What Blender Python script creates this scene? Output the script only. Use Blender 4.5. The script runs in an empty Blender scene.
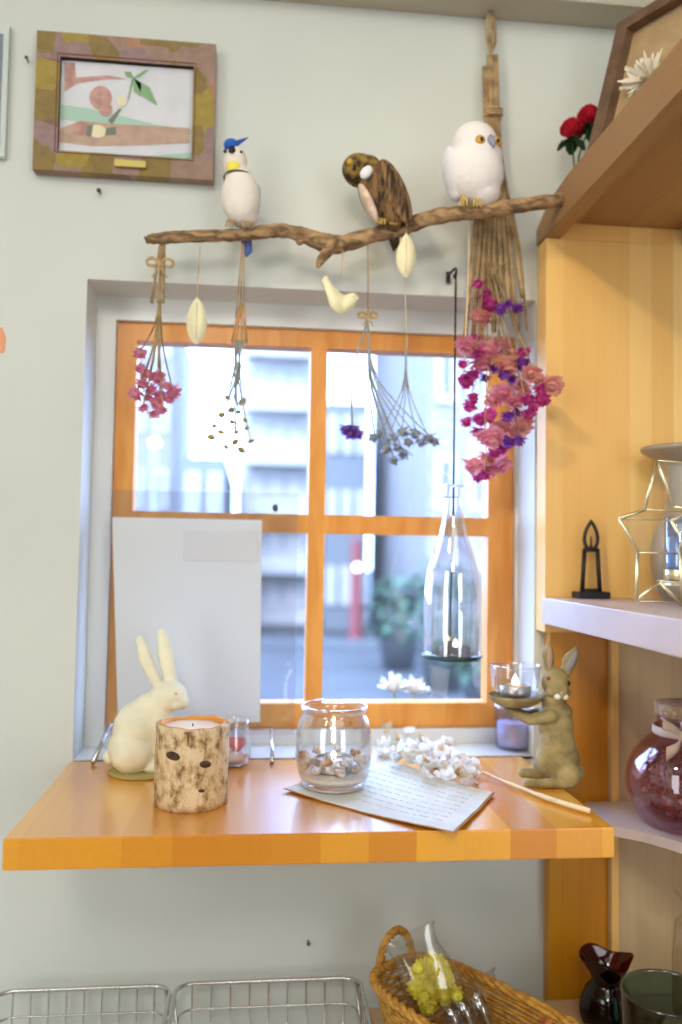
import bpy, bmesh, math, random
from mathutils import Vector, Matrix, Euler
random.seed(7)
S = bpy.context.scene
COL = S.collection
PI = math.pi
R = math.radians

# ---------------------------------------------------------------- camera model
YAW, PITCH, ROLL, FPX = 0.104011, 0.0489106, 0.0156844, 830.11
CAM = Vector((0, -1.1, 1.2))
cy, sy, cp, sp = math.cos(YAW), math.sin(YAW), math.cos(PITCH), math.sin(PITCH)
FW = Vector((sy*cp, cy*cp, sp)); r0 = Vector((cy, -sy, 0)); u0 = r0.cross(FW)
RT = math.cos(ROLL)*r0 + math.sin(ROLL)*u0
UP = -math.sin(ROLL)*r0 + math.cos(ROLL)*u0

def U(x, y, Y=None, Z=None, X=None):
    """point of the place seen at x, y of the photograph, at a given depth / height / side position"""
    d = FW*FPX + RT*(x-341) + UP*(512-y)
    if Y is not None: t = (Y-CAM.y)/d.y
    elif Z is not None: t = (Z-CAM.z)/d.z
    else: t = (X-CAM.x)/d.x
    return CAM + d*t

def pxs(Y): return (Y+1.1)/FPX      # metres per pixel at a depth

# ---------------------------------------------------------------- materials
def mat(name, col, rough=.6, metal=0., var=0., vscale=30., bump=0., bscale=60., spec=.5, col2=None, emis=None, estr=0., coat=0., stretch=(1,1,1), trans=0., sss=0.):
    m = bpy.data.materials.new(name); m.use_nodes = True
    nt = m.node_tree; b = nt.nodes['Principled BSDF']
    b.inputs['Base Color'].default_value = (*col, 1)
    b.inputs['Roughness'].default_value = rough
    b.inputs['Metallic'].default_value = metal
    b.inputs['Specular IOR Level'].default_value = spec
    b.inputs['Coat Weight'].default_value = coat
    if sss:
        b.inputs['Subsurface Weight'].default_value = sss
        b.inputs['Subsurface Radius'].default_value = (.02, .012, .006)
        b.inputs['Subsurface Scale'].default_value = .5
    if emis:
        b.inputs['Emission Color'].default_value = (*emis, 1)
        b.inputs['Emission Strength'].default_value = estr
    if var or col2 or bump:
        tc = nt.nodes.new('ShaderNodeTexCoord'); mp = nt.nodes.new('ShaderNodeMapping')
        mp.inputs['Scale'].default_value = stretch
        nt.links.new(tc.outputs['Object'], mp.inputs['Vector'])
        if var or col2:
            n = nt.nodes.new('ShaderNodeTexNoise'); n.inputs['Scale'].default_value = vscale
            n.inputs['Detail'].default_value = 4
            nt.links.new(mp.outputs[0], n.inputs['Vector'])
            r = nt.nodes.new('ShaderNodeValToRGB')
            c2 = col2 or tuple(min(1, c*(1+var)) for c in col)
            c1 = col if col2 else tuple(c*(1-var) for c in col)
            r.color_ramp.elements[0].color = (*c1, 1); r.color_ramp.elements[0].position = .38
            r.color_ramp.elements[1].color = (*c2, 1); r.color_ramp.elements[1].position = .62
            nt.links.new(n.outputs['Fac'], r.inputs['Fac'])
            nt.links.new(r.outputs['Color'], b.inputs['Base Color'])
        if bump:
            n2 = nt.nodes.new('ShaderNodeTexNoise'); n2.inputs['Scale'].default_value = bscale
            n2.inputs['Detail'].default_value = 3
            nt.links.new(mp.outputs[0], n2.inputs['Vector'])
            bp = nt.nodes.new('ShaderNodeBump'); bp.inputs['Strength'].default_value = bump
            bp.inputs['Distance'].default_value = .002
            nt.links.new(n2.outputs['Fac'], bp.inputs['Height'])
            nt.links.new(bp.outputs[0], b.inputs['Normal'])
    return m

def wood(name, ca, cb, axis=0, width=.05, grain=(3, 3, 60), rough=.35, gamt=.25, coat=0.):
    """glued strips: index along an axis picks a tone between ca and cb; stretched noise for the grain"""
    m = bpy.data.materials.new(name); m.use_nodes = True
    nt = m.node_tree; N = nt.nodes; L = nt.links; b = N['Principled BSDF']
    tc = N.new('ShaderNodeTexCoord'); sx = N.new('ShaderNodeSeparateXYZ'); L.new(tc.outputs['Object'], sx.inputs[0])
    d = N.new('ShaderNodeMath'); d.operation = 'DIVIDE'; d.inputs[1].default_value = width; L.new(sx.outputs[axis], d.inputs[0])
    fl = N.new('ShaderNodeMath'); fl.operation = 'FLOOR'; L.new(d.outputs[0], fl.inputs[0])
    wn = N.new('ShaderNodeTexWhiteNoise'); wn.noise_dimensions = '1D'; L.new(fl.outputs[0], wn.inputs['W'])
    mp = N.new('ShaderNodeMapping'); mp.inputs['Scale'].default_value = grain; L.new(tc.outputs['Object'], mp.inputs[0])
    no = N.new('ShaderNodeTexNoise'); no.inputs['Scale'].default_value = 4; no.inputs['Detail'].default_value = 6
    no.inputs['Distortion'].default_value = .6; L.new(mp.outputs[0], no.inputs['Vector'])
    mx = N.new('ShaderNodeMix'); mx.data_type = 'FLOAT'; mx.inputs[0].default_value = gamt
    L.new(wn.outputs['Value'], mx.inputs[2]); L.new(no.outputs['Fac'], mx.inputs[3])
    rp = N.new('ShaderNodeValToRGB'); rp.color_ramp.elements[0].color = (*ca, 1); rp.color_ramp.elements[1].color = (*cb, 1)
    rp.color_ramp.elements[0].position = .15 if gamt < 1 else .38; rp.color_ramp.elements[1].position = .85 if gamt < 1 else .64
    L.new(mx.outputs[0], rp.inputs['Fac']); L.new(rp.outputs['Color'], b.inputs['Base Color'])
    b.inputs['Roughness'].default_value = rough; b.inputs['Coat Weight'].default_value = coat
    b.inputs['Coat Roughness'].default_value = .12
    bp = N.new('ShaderNodeBump'); bp.inputs['Strength'].default_value = .12; bp.inputs['Distance'].default_value = .001
    L.new(no.outputs['Fac'], bp.inputs['Height']); L.new(bp.outputs[0], b.inputs['Normal'])
    return m

def glass(name, tint=(.97, .985, 1), base=.05, edge=.6, rough=.02, gcol=(1, 1, 1), power=2.6):
    m = bpy.data.materials.new(name); m.use_nodes = True
    nt = m.node_tree; N = nt.nodes; L = nt.links
    N.remove(N['Principled BSDF']); out = N['Material Output']
    t = N.new('ShaderNodeBsdfTransparent'); t.inputs[0].default_value = (*tint, 1)
    g = N.new('ShaderNodeBsdfGlossy'); g.inputs['Color'].default_value = (*gcol, 1); g.inputs['Roughness'].default_value = rough
    lw = N.new('ShaderNodeLayerWeight'); lw.inputs['Blend'].default_value = .5
    pw = N.new('ShaderNodeMath'); pw.operation = 'POWER'; pw.inputs[1].default_value = power; L.new(lw.outputs['Facing'], pw.inputs[0])
    ma = N.new('ShaderNodeMath'); ma.operation = 'MULTIPLY_ADD'; ma.inputs[1].default_value = edge; ma.inputs[2].default_value = base
    L.new(pw.outputs[0], ma.inputs[0])
    mx = N.new('ShaderNodeMixShader'); L.new(ma.outputs[0], mx.inputs[0]); L.new(t.outputs[0], mx.inputs[1]); L.new(g.outputs[0], mx.inputs[2])
    L.new(mx.outputs[0], out.inputs[0])
    return m

M = {}
M['wall'] = mat('white_paint', (.64, .665, .62), .55, var=.03, vscale=3, bump=.15, bscale=25)
M['white'] = mat('white_gloss_paint', (.8, .82, .8), .35)
M['sillp'] = mat('glossy_white_sill', (.8, .82, .82), .35, coat=1)
M['sillp'].node_tree.nodes['Principled BSDF'].inputs['Coat IOR'].default_value = 2.0; M['sillp'].node_tree.nodes['Principled BSDF'].inputs['Coat Roughness'].default_value = .2
M['top_strip'] = mat('plain_tan', (.5, .46, .36), .7)
M['sash'] = wood('orange_window_wood', (.74, .28, .035), (.86, .38, .07), 0, 10, (12, 12, 2), .35, 1.)
M['butcher'] = wood('butcher_block', (.68, .24, .005), (.92, .43, .02), 0, .047, (50, 3, 50), .30, .25, coat=1)
M['butcher'].node_tree.nodes['Principled BSDF'].inputs['Coat IOR'].default_value = 2.1
M['butcher'].node_tree.nodes['Principled BSDF'].inputs['Coat Roughness'].default_value = .22
M['panel'] = wood('glued_pine_panel', (.82, .47, .13), (.95, .66, .25), 0, .031, (60, 60, 2.5), .5, .3)
M['postw'] = wood('amber_pine', (.48, .18, .003), (.66, .30, .008), 0, .022, (60, 60, 2), .45, .4)
M['greyw'] = wood('weathered_pine', (.52, .36, .20), (.66, .49, .29), 0, .06, (40, 40, 2), .6, .5)
M['boardw'] = wood('red_pine_board', (.30, .155, .06), (.42, .23, .09), 0, .06, (60, 2.5, 60), .45, .6)
M['shelfw'] = mat('pale_lacquered_board', (.58, .46, .42), .35, var=.05, vscale=12)
M['bark'] = wood('branch_bark', (.13, .075, .035), (.46, .29, .14), 0, 10, (12, 30, 30), .85, 1.)
M['floor'] = wood('floor_boards', (.22, .13, .07), (.36, .22, .12), 0, .12, (30, 2, 30), .5, .4)
M['glass'] = glass('clear_glass', (.96, .97, .99), base=.08, edge=.9, power=2.2)
M['pane'] = glass('window_glass', (.97, .98, 1), base=.02, edge=.25)
M['bottle'] = glass('pale_bottle_glass', (.93, .95, .99), base=.16, edge=.9)
M['lilac'] = glass('lilac_glass', (.86, .86, .95), base=.10, edge=.5, rough=.15, gcol=(.85, .85, 1))
M['acryl'] = glass('acrylic', (.93, .93, .96), base=.09, edge=.2, rough=.05)
M['film'] = glass('cellophane', (.92, .92, .9), base=.12, edge=.7, rough=.12)
M['teal'] = glass('teal_glass', (.50, .60, .60), base=.08, edge=.7)
M['maroon'] = glass('maroon_glass', (.30, .07, .04), base=.05, edge=.16)
M['violet'] = glass('violet_tinted_glass', (.90, .77, .86), base=.07, edge=.4)
M['black'] = mat('black_iron', (.018, .014, .016), .5, metal=.3, bump=.3)
M['steel'] = mat('bright_steel', (.62, .62, .6), .25, metal=1)
M['brass'] = mat('pale_brass', (.80, .72, .45), .3, metal=.9, var=.1)
M['alu'] = mat('candle_tin', (.6, .58, .55), .35, metal=1)
M['darktin'] = mat('dark_tin', (.10, .08, .09), .4, metal=.7)
M['wax'] = mat('white_wax', (.9, .84, .74), .4, sss=.2)
M['peach'] = mat('peach_wax', (.93, .74, .52), .4, sss=.2)
M['flame'] = mat('candle_flame', (1, .8, .5), emis=(1, .72, .38), estr=12)
M['cream'] = mat('cream_plaster', (.86, .82, .62), .6, var=.05, vscale=40, bump=.5, bscale=120)
M['stone'] = mat('olive_resin', (.24, .18, .07), .65, col2=(.39, .31, .13), vscale=45, bump=.6, bscale=160)
M['stonein'] = mat('ear_inside_resin', (.46, .30, .22), .6)
M['ivory'] = mat('ivory_painted_wood', (.86, .80, .52), .55, var=.04)
M['twine'] = mat('jute_twine', (.55, .38, .18), .9, var=.2, vscale=200)
M['straw'] = mat('dry_stem', (.25, .155, .07), .9, col2=(.46, .32, .16), vscale=60)
M['palestem'] = mat('pale_dry_stem', (.80, .66, .42), .7, var=.1)
M['bluestem'] = mat('grey_green_stem', (.34, .36, .32), .8)
M['paper'] = mat('aged_paper', (.80, .79, .74), .8, var=.05, vscale=25)
M['burnt'] = mat('singed_paper_edge', (.50, .22, .06), .8)
M['ink'] = mat('grey_ink', (.75, .75, .75), .8)
M['eyeb'] = mat('black_glass_eye', (.01, .01, .01), .08)

def obj(name, bm, m=None, parent=None, smooth=True, world=False, mods=None):
    me = bpy.data.meshes.new(name)
    if world and parent is not None:
        o0 = Vector(parent.location)
        bmesh.ops.translate(bm, vec=-o0, verts=bm.verts)
    bmesh.ops.recalc_face_normals(bm, faces=bm.faces)
    bm.to_mesh(me); bm.free()
    for p in me.polygons: p.use_smooth = smooth
    o = bpy.data.objects.new(name, me); COL.objects.link(o)
    if m is not None:
        for k in (m if isinstance(m, (list, tuple)) else [m]): me.materials.append(k)
    if parent is not None: o.parent = parent
    return o

def tag(o, label=None, cat=None, group=None, kind=None):
    if label: o['label'] = label
    if cat: o['category'] = cat
    if group: o['group'] = group
    if kind: o['kind'] = kind
    return o

def thing(name, loc, label, cat, group=None, rot=(0, 0, 0), kind=None):
    o = bpy.data.objects.new(name, None); COL.objects.link(o)
    o.location = loc; o.rotation_euler = rot; o.empty_display_size = .02
    return tag(o, label, cat, group, kind)

def copy_tree(o, parent=None):
    c = o.copy(); COL.objects.link(c)
    if parent is not None: c.parent = parent
    for ch in list(o.children): copy_tree(ch, c)
    return c

# ---------------------------------------------------------------- shapes
def box(bm, lo, hi, bev=0., mi=0):
    t = bmesh.new()
    bmesh.ops.create_cube(t, size=1)
    for v in t.verts:
        v.co = Vector([lo[i] + (v.co[i]+.5)*(hi[i]-lo[i]) for i in range(3)])
    if bev: bmesh.ops.bevel(t, geom=t.edges[:], offset=bev, segments=2, affect='EDGES', profile=.6)
    join(bm, t, mi); return bm

def join(bm, t, mi=0):
    vs = [bm.verts.new(v.co) for v in t.verts]
    t.verts.index_update()
    for f in t.faces:
        try:
            nf = bm.faces.new([vs[v.index] for v in f.verts]); nf.material_index = mi
        except ValueError: pass
    t.free()

def B(lo, hi, bev=0.):
    bm = bmesh.new(); return box(bm, lo, hi, bev)

def tube(bm, pts, rad, seg=8, closed=False, mi=0):
    pts = [Vector(p) for p in pts]
    n = len(pts)
    rs = rad if isinstance(rad, (list, tuple)) else [rad]*n
    rings = []; prev = None
    for i, p in enumerate(pts):
        if closed: t = pts[(i+1) % n] - pts[i-1]
        else: t = pts[min(i+1, n-1)] - pts[max(i-1, 0)]
        if t.length < 1e-9: t = Vector((0, 0, 1))
        t.normalize()
        if prev is None:
            a = Vector((0, 0, 1)) if abs(t.z) < .9 else Vector((1, 0, 0))
            nrm = t.cross(a).normalized()
        else:
            nrm = prev - t*prev.dot(t)
            nrm = nrm.normalized() if nrm.length > 1e-6 else t.orthogonal().normalized()
        prev = nrm; bn = t.cross(nrm)
        rings.append([bm.verts.new(p + (nrm*math.cos(2*PI*k/seg) + bn*math.sin(2*PI*k/seg))*rs[i]) for k in range(seg)])
    m = n if closed else n-1
    for i in range(m):
        a, b = rings[i], rings[(i+1) % n]
        for k in range(seg):
            f = bm.faces.new((a[k], a[(k+1) % seg], b[(k+1) % seg], b[k])); f.material_index = mi
    if not closed:
        bm.faces.new(rings[0][::-1]).material_index = mi; bm.faces.new(rings[-1]).material_index = mi
    return bm

def T(pts, rad, seg=8, closed=False):
    return tube(bmesh.new(), pts, rad, seg, closed)

def lathe(prof, seg=40, c=(0, 0, 0), wob=None, bm=None):
    """prof: list of (r, z); a closed loop when it ends where it starts"""
    bm = bm or bmesh.new(); rings = []
    for i, (r, z) in enumerate(prof):
        if r < 1e-6: rings.append([bm.verts.new((c[0], c[1], c[2]+z))]); continue
        ring = []
        for k in range(seg):
            a = 2*PI*k/seg
            rr, dz = (r, 0) if wob is None else wob(r, z, a)
            ring.append(bm.verts.new((c[0]+rr*math.cos(a), c[1]+rr*math.sin(a), c[2]+z+dz)))
        rings.append(ring)
    for i in range(len(rings)-1):
        a, b = rings[i], rings[i+1]
        for k in range(seg):
            k2 = (k+1) % seg
            if len(a) == 1 and len(b) == 1: continue
            if len(a) == 1: bm.faces.new((a[0], b[k], b[k2]))
            elif len(b) == 1: bm.faces.new((a[k], b[0], a[k2]))
            else: bm.faces.new((a[k], a[k2], b[k2], b[k]))
    return bm

def smoothcurve(pts, n=6):
    """catmull-rom through tuples of any length"""
    out = []
    P = [pts[0]] + list(pts) + [pts[-1]]
    for i in range(1, len(P)-2):
        for j in range(n):
            t = j/n
            out.append(tuple(.5*((2*P[i][k]) + (-P[i-1][k]+P[i+1][k])*t + (2*P[i-1][k]-5*P[i][k]+4*P[i+1][k]-P[i+2][k])*t*t
                                 + (-P[i-1][k]+3*P[i][k]-3*P[i+1][k]+P[i+2][k])*t**3) for k in range(len(pts[0]))))
    out.append(tuple(pts[-1])); return out

def vessel(outer, th, base=.004, seg=48, c=(0, 0, 0), wob=None):
    """outer: (r, z) from the base centre up to the rim; makes a walled vessel open at the top"""
    inner = [(max(r-th, .0005), max(z, base)) for r, z in outer][::-1]
    prof = [(0, outer[0][1])] + list(outer) + [(outer[-1][0]-th*.5, outer[-1][1]+th*.5)] + inner + [(0, base)]
    return lathe(prof, seg, c, wob)

def prism(pts2, d, place, bev=0.):
    """2D outline (a, b) extruded to thickness d; place(a, b, t) -> point"""
    bm = bmesh.new()
    f = [bm.verts.new(place(a, b, 0)) for a, b in pts2]; g = [bm.verts.new(place(a, b, d)) for a, b in pts2]
    bm.faces.new(f); bm.faces.new(g[::-1]); n = len(f)
    for i in range(n): bm.faces.new((f[i], g[i], g[(i+1) % n], f[(i+1) % n]))
    if bev: bmesh.ops.bevel(bm, geom=bm.edges[:], offset=bev, segments=2, affect='EDGES')
    return bm

def ell(bm, c, r, rot=(0, 0, 0), sub=3, mi=0):
    t = bmesh.new(); bmesh.ops.create_icosphere(t, subdivisions=sub, radius=1)
    E3 = Euler(rot).to_matrix()
    for v in t.verts:
        v.co = E3 @ Vector((v.co.x*r[0], v.co.y*r[1], v.co.z*r[2])) + Vector(c)
    join(bm, t, mi); return bm

def caps(bm, p0, p1, r0_, r1_, n=6, flat=1.):
    p0, p1 = Vector(p0), Vector(p1)
    for i in range(n+1):
        t = i/n; r = r0_*(1-t)+r1_*t
        ell(bm, p0.lerp(p1, t), (r, r*flat, r), sub=2)

def sculpt(bm, voxel, it=6, k=1.):
    """one continuous skin over overlapping volumes"""
    me = bpy.data.meshes.new('tmp'); bmesh.ops.recalc_face_normals(bm, faces=bm.faces); bm.to_mesh(me); bm.free()
    o = bpy.data.objects.new('tmp', me); COL.objects.link(o)
    m = o.modifiers.new('r', 'REMESH'); m.mode = 'VOXEL'; m.voxel_size = voxel
    s = o.modifiers.new('s', 'SMOOTH'); s.iterations = it; s.factor = .5
    dg = bpy.context.evaluated_depsgraph_get(); dg.update()
    me2 = bpy.data.meshes.new_from_object(o.evaluated_get(dg))
    out = bmesh.new(); out.from_mesh(me2)
    bpy.data.objects.remove(o); bpy.data.meshes.remove(me); bpy.data.meshes.remove(me2)
    return out

def petal(bm, base, direc, up, L, W, cup=.3, seg=4, mi=0):
    """a curved petal with thickness given by a second layer"""
    d = Vector(direc).normalized(); u = Vector(up); u = (u - d*u.dot(d)).normalized(); s = d.cross(u)
    rows = []
    for i in range(seg+1):
        t = i/seg; w = W*math.sin(PI*min(.98, .12+.80*t))*(.5+.5*t)
        c = Vector(base) + d*L*t + u*cup*L*t*t
        rows.append([bm.verts.new(c - s*w + u*w*.3), bm.verts.new(c), bm.verts.new(c + s*w + u*w*.3)])
    for i in range(seg):
        for j in range(2):
            f = bm.faces.new((rows[i][j], rows[i][j+1], rows[i+1][j+1], rows[i+1][j])); f.material_index = mi

def blossom(r=.01, n=14, layers=3, spread=1.3, mi=0, cup=.25):
    """a ruffled dried flower head opening towards -z (hanging)"""
    bm = bmesh.new()
    ell(bm, (0, 0, -r*.25), (r*.55, r*.55, r*.5), sub=2)
    for l in range(layers):
        for k in range(n):
            a = 2*PI*(k+random.random()*.5)/n; th = spread*(.25+.75*l/(max(1, layers-1)))*random.uniform(.85, 1.15)
            d = (math.sin(th)*math.cos(a), math.sin(th)*math.sin(a), -math.cos(th))
            petal(bm, (0, 0, 0), d, (0, 0, 1), r*random.uniform(.85, 1.1), r*.40, cup, 3)
    return bm

# ================================================================= THE SETTING
XL, XR, YF = -1.7, 1.6, -3.4
NX0, NX1, NZ0, NZ1, ND = -.224, .381, .930, 1.553, .073
bm = bmesh.new()
zc = 1.568
box(bm, (XL, .001, 0), (NX0, .12, zc)); box(bm, (NX1, .001, 0), (XR, .12, zc))
box(bm, (NX0, .001, 0), (NX1, .12, NZ0)); box(bm, (NX0, .001, NZ1), (NX1, .12, zc))
box(bm, (XL, .002, zc), (XR, .12, 2.5))
tag(obj('wall_back', bm, M['wall'], smooth=False), kind='structure')
tag(obj('wall_left', B((XL-.1, YF, 0), (XL, .12, 2.5)), M['wall'], smooth=False), kind='structure')
tag(obj('wall_right', B((XR, YF, 0), (XR+.1, .12, 2.5)), M['wall'], smooth=False), kind='structure')
tag(obj('wall_front', B((XL-.1, YF-.1, 0), (XR+.1, YF, 2.5)), M['wall'], smooth=False), kind='structure')
tag(obj('floor', B((XL-.1, YF-.1, -.05), (XR+.1, .12, 0)), M['floor'], smooth=False), kind='structure')
tag(obj('ceiling', B((XL-.1, YF-.1, 2.5), (XR+.1, .12, 2.56)), M['wall'], smooth=False), kind='structure')
tag(obj('trim_1', B((XL, -.05, 1.950), (XR, .001, 2.5)), M['top_strip'], smooth=False), kind='structure')  # plain tan strip along the top of the back wall

# window: white casing, orange sash, muntins, four panes
win = thing('window_1', (0, .08, .93), None, None, kind='structure')
def ring(x0, x1, z0, z1, i0, i1, k0, k1, ya, yb, bev=.0):
    bm = bmesh.new()
    box(bm, (x0, ya, z0), (i0, yb, z1), bev); box(bm, (i1, ya, z0), (x1, yb, z1), bev)
    box(bm, (i0, ya, z0), (i1, yb, k0), bev); box(bm, (i0, ya, k1), (i1, yb, z1), bev)
    return bm
YS = .082
a = U(118, 322, YS); b = U(513, 727, YS); b0 = U(370, 727, YS)
sx0, sx1, sz0, sz1 = a.x, U(513, 500, YS).x, b0.z, a.z
obj('casing', ring(NX0, NX1, NZ0, NZ1, sx0-.001, sx1+.001, sz0-.001, sz1+.001, ND, .119), M['white'], win, False, True)
gx0, gx1 = U(137, 350, YS).x, U(488, 500, YS).x
gz0, gz1 = U(400, 703, YS).z, U(250, 345, YS).z
obj('sash_frame', ring(sx0, sx1, sz0, sz1, gx0, gx1, gz0, gz1, YS, .112), M['sash'], win, False, True)
mx0, mx1 = U(310, 400, YS).x, U(327, 400, YS).x
rz1, rz0 = U(290, 514, YS).z, U(290, 533, YS).z
obj('mullion', B((mx0, YS+.001, gz0), (mx1, .110, gz1)), M['sash'], win, False, True)
for xa, xb in ((gx0, mx0), (mx1, gx1)):
    obj('rail', B((xa, YS+.001, rz0), (xb, .110, rz1)), M['sash'], win, False, True)
    for za, zb in ((gz0, rz0), (rz1, gz1)):
        obj('pane', B((xa, .097, za), (xb, .100, zb)), M['pane'], win, False, True)

# ================================================================= STREET OUTSIDE
def ext(name, lo, hi, m, label=None, cat=None, kind=None, bev=0):
    return tag(obj(name, B(lo, hi, bev), m, smooth=False), label, cat, kind=kind)
M['extwhite'] = mat('outdoor_white_paint', (.40, .37, .34), .7)
asph = mat('street_asphalt', (.047, .047, .047), .8, var=.10, vscale=1.2)
ext('outside_ground', (-30, .13, -.12), (30, 60, -.02), asph, kind='structure')
ext('outside_kerb', (-30, 9.4, -.02), (30, 9.7, .08), mat('kerb_stone', (.09, .09, .09), .8), kind='structure')
def building(X0, X1, Y, H, m, floors, cols, label, name='apartment_building', depth=5, bal=True, winm=None, z0=.2):
    t = thing(name, ((X0+X1)/2, Y, 0), label, 'building')
    obj('wall', B((X0, Y, -.02), (X1, Y+depth, H)), m, t, False, True)
    fh = H/floors; cw = (X1-X0)/cols
    for i in range(floors):
        for j in range(cols):
            x = X0+cw*(j+.2); z = i*fh+fh*.32
            w = obj('window', ring(x, x+cw*.6, z, z+fh*.5, x+.06, x+cw*.6-.06, z+.06, z+fh*.5-.06, Y-.06, Y-.001), M['extwhite'], t, False, True)
            p = obj('pane', B((x+.06-t.location.x, -.04, z+.06), (x+cw*.6-.06-t.location.x, -.01, z+fh*.5-.06)), winm, w, False)
        if bal and i:
            obj('balcony', B((X0+.1, Y-.5, i*fh-.06), (X1-.1, Y-.061, i*fh+.26)), M['extwhite'], t, False, True)
    return t
bwin = mat('blue_window_glass', (.17, .17, .17), .5)
pw_ = mat('white_render', (.42, .38, .34), .8)
pb = mat('blue_grey_render', (.13, .13, .13), .8)
pg = mat('pale_grey_render', (.19, .17, .16), .8)
x0, x1 = U(238, 480, 13).x, U(312, 480, 13).x
building(x0, x1, 13, 9.9, pw_, 11, 4, 'white apartment block with stacked balconies seen through the upper left panes', winm=bwin)
x0, x1 = U(182, 480, 11).x, U(226, 480, 11).x
building(x0, x1, 11, 2.55, pb, 2, 2, 'low blue grey building left of the white apartment block', winm=bwin, bal=False, name='shop_building')
x0, x1 = U(100, 480, 16).x, U(172, 480, 16).x
building(x0, x1, 16, 6.2, pg, 4, 3, 'pale grey building at the far left of the window view', winm=bwin, bal=False, name='office_building')
x0, x1 = U(325, 480, 12).x, U(368, 480, 12).x
building(x0, x1, 12, 3.6, pb, 3, 3, 'blue grey narrow building right of the window centre bar', winm=bwin, bal=False, name='shop_building')
x0, x1 = U(428, 480, 9).x, U(560, 480, 9).x
building(x0, x1, 9, 8, pg, 6, 4, 'pale building behind the hanging bottle', winm=mat('pale_window', (.09, .09, .09), .5), bal=False, name='office_building')
# red roadside post with a lamp
p = U(356, 600, Y=10.5); t = thing('warning_post', (p.x, 10.5, -.02), 'red roadside post with a small lit lamp', 'post')
obj('post', lathe([(0, 0), (.13, 0), (.13, .04), (.09, .05), (.085, 1.35), (.05, 1.42), (0, 1.43)], 20), mat('red_plastic', (.13, .015, .015), .6), t)
o = obj('lamp', ell(bmesh.new(), (0, -.1, 1.02), (.045, .04, .045)), mat('lit_lamp', (1, .8, .7), emis=(1, .8, .7), estr=8), t)
p = U(155, 441, Y=9); t = thing('street_lamp', (p.x, 9, -.02), 'street lamp with a white lit globe at left of the window view', 'street lamp')
obj('pole', lathe([(0, 0), (.1, 0), (.1, .15), (.045, .2), (.03, p.z-.06), (0, p.z-.06)], 16), mat('lamp_pole', (.2, .2, .22), .5), t)
obj('globe', ell(bmesh.new(), (0, 0, p.z), (.05, .05, .05)), mat('lit_globe', (1, 1, 1), emis=(1, 1, 1), estr=5), t)
# shrubs on the far right of the street view
leafm = mat('street_leaf', (.02, .05, .025), .6, col2=(.05, .10, .05), vscale=6)
def shrub(x, y, Y, h, w, label, n=230):
    t = thing('potted_shrub', (x, Y, -.02), label, 'shrub')
    obj('pot', vessel([(.16, 0), (.22, .30), (.24, .32)], .02, .02, 20), mat('planter', (.07, .07, .07), .7), t)
    bm = bmesh.new()
    for i in range(n):
        a = random.uniform(0, 2*PI); q = random.random()**.5; z = random.uniform(.35, h)
        rr = w*q*math.sin(PI*min(1, (z-.1)/h*.9+.05))
        c = (rr*math.cos(a), rr*math.sin(a), z)
        petal(bm, c, (math.cos(a), math.sin(a), random.uniform(-.4, .8)), (0, 0, 1), .13, .05, -.3, 3)
    obj('foliage', bm, leafm, t)
    obj('stem', T([(0, 0, .1), (.02, 0, h*.5), (0, .02, h*.85)], [.025, .02, .01]), M['straw'], t)
for (px, Y, h, w, lab) in ((400, 7.6, .95, .33, 'leafy shrub in a planter outside left of the bottle'), (445, 6.3, 1.15, .36, 'leafy shrub in a planter outside behind the bottle'),
                           (492, 4.9, 1.0, .34, 'leafy shrub in a planter outside right of the bottle')):
    shrub(U(px, 560, Y=Y).x, 0, Y, h, w, lab)
# outer ledge with white flowers on it
ext('outside_ledge', (NX0-.1, .125, .86), (NX1+.1, .32, .945), mat('outer_ledge_stone', (.058, .058, .058), .7), kind='structure')

# ================================================================= TABLE TOP
tb = thing('wall_table', (.07, -.29, .90), 'amber butcher-block wall table below the window', 'table')
bm = prism([(NX0-.002, 0), (.365, -.0), (.365, -.289), (NX0-.002, -.287)], .0295, lambda a, b, t: Vector((a, b, .90+t)), .0012)
obj('tabletop', bm, M['butcher'], tb, False, True)
for x in (-.12, .26):
    bk = prism([(-.001, .899), (-.001, .80), (-.02, .80), (-.20, .885), (-.20, .899)], .012, lambda a, b, t, x=x: Vector((x+t, a, b)))
    obj('bracket', bk, M['white'], tb, False, True)
sill = tag(obj('trim_2', B((NX0+.001, .001, .9301-.004), (NX1-.001, ND-.001, .9312)), M['sillp'], smooth=False), kind='structure')

# ================================================================= SHELF UNIT (right)
XF = .383
su = thing('shelf_unit', (.5, -.2, 0), 'tall pine shelf unit along the right of the window', 'shelf unit')
obj('side_panel', B((XF, -.036, 1.10), (.95, -.002, 1.6275), .0005), M['panel'], su, False, True)
top = prism([(0-.002, 1.628), (-.002, 1.650), (-.03, 1.664), (-.07, 1.673), (-.115, 1.677), (-.60, 1.677), (-.60, 1.628)],
            .022, lambda a, b, t: Vector((XF-.002+t, a, b)), .001)
obj('corner_block', B((XF+.0210, -.036, 1.6277), (.95, -.002, 1.6495)), M['panel'], su, False, True)
obj('front_rail', top, M['boardw'], su, False, True)
obj('top_board', B((XF+.0205, -.60, 1.650), (.95, -.002, 1.676), .0005), M['boardw'], su, False, True)
obj('shade_line_strip', B((.575, -.60, 1.6285), (.60, -.003, 1.6495), .001), M['boardw'], su, False, True)  # added strip that stands in for a shade line under the top board
SZ = 1.1455
obj('shelf', B((XF+.010-.015, -.60, SZ-.034), (.95, -.037, SZ), .0015), M['shelfw'], su, False, True)
obj('post', B((U(549, 800, Y=-.02).x, -.022, .60), (U(609.5, 800, Y=-.02).x, -.002, 1.1095), .0008), M['postw'], su, False, True)
px0 = U(610.5, 800, Y=-.03).x
obj('lower_panel', B((px0, -.030, .60), (.95, -.002, 1.1095), .0008), M['greyw'], su, False, True)
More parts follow.
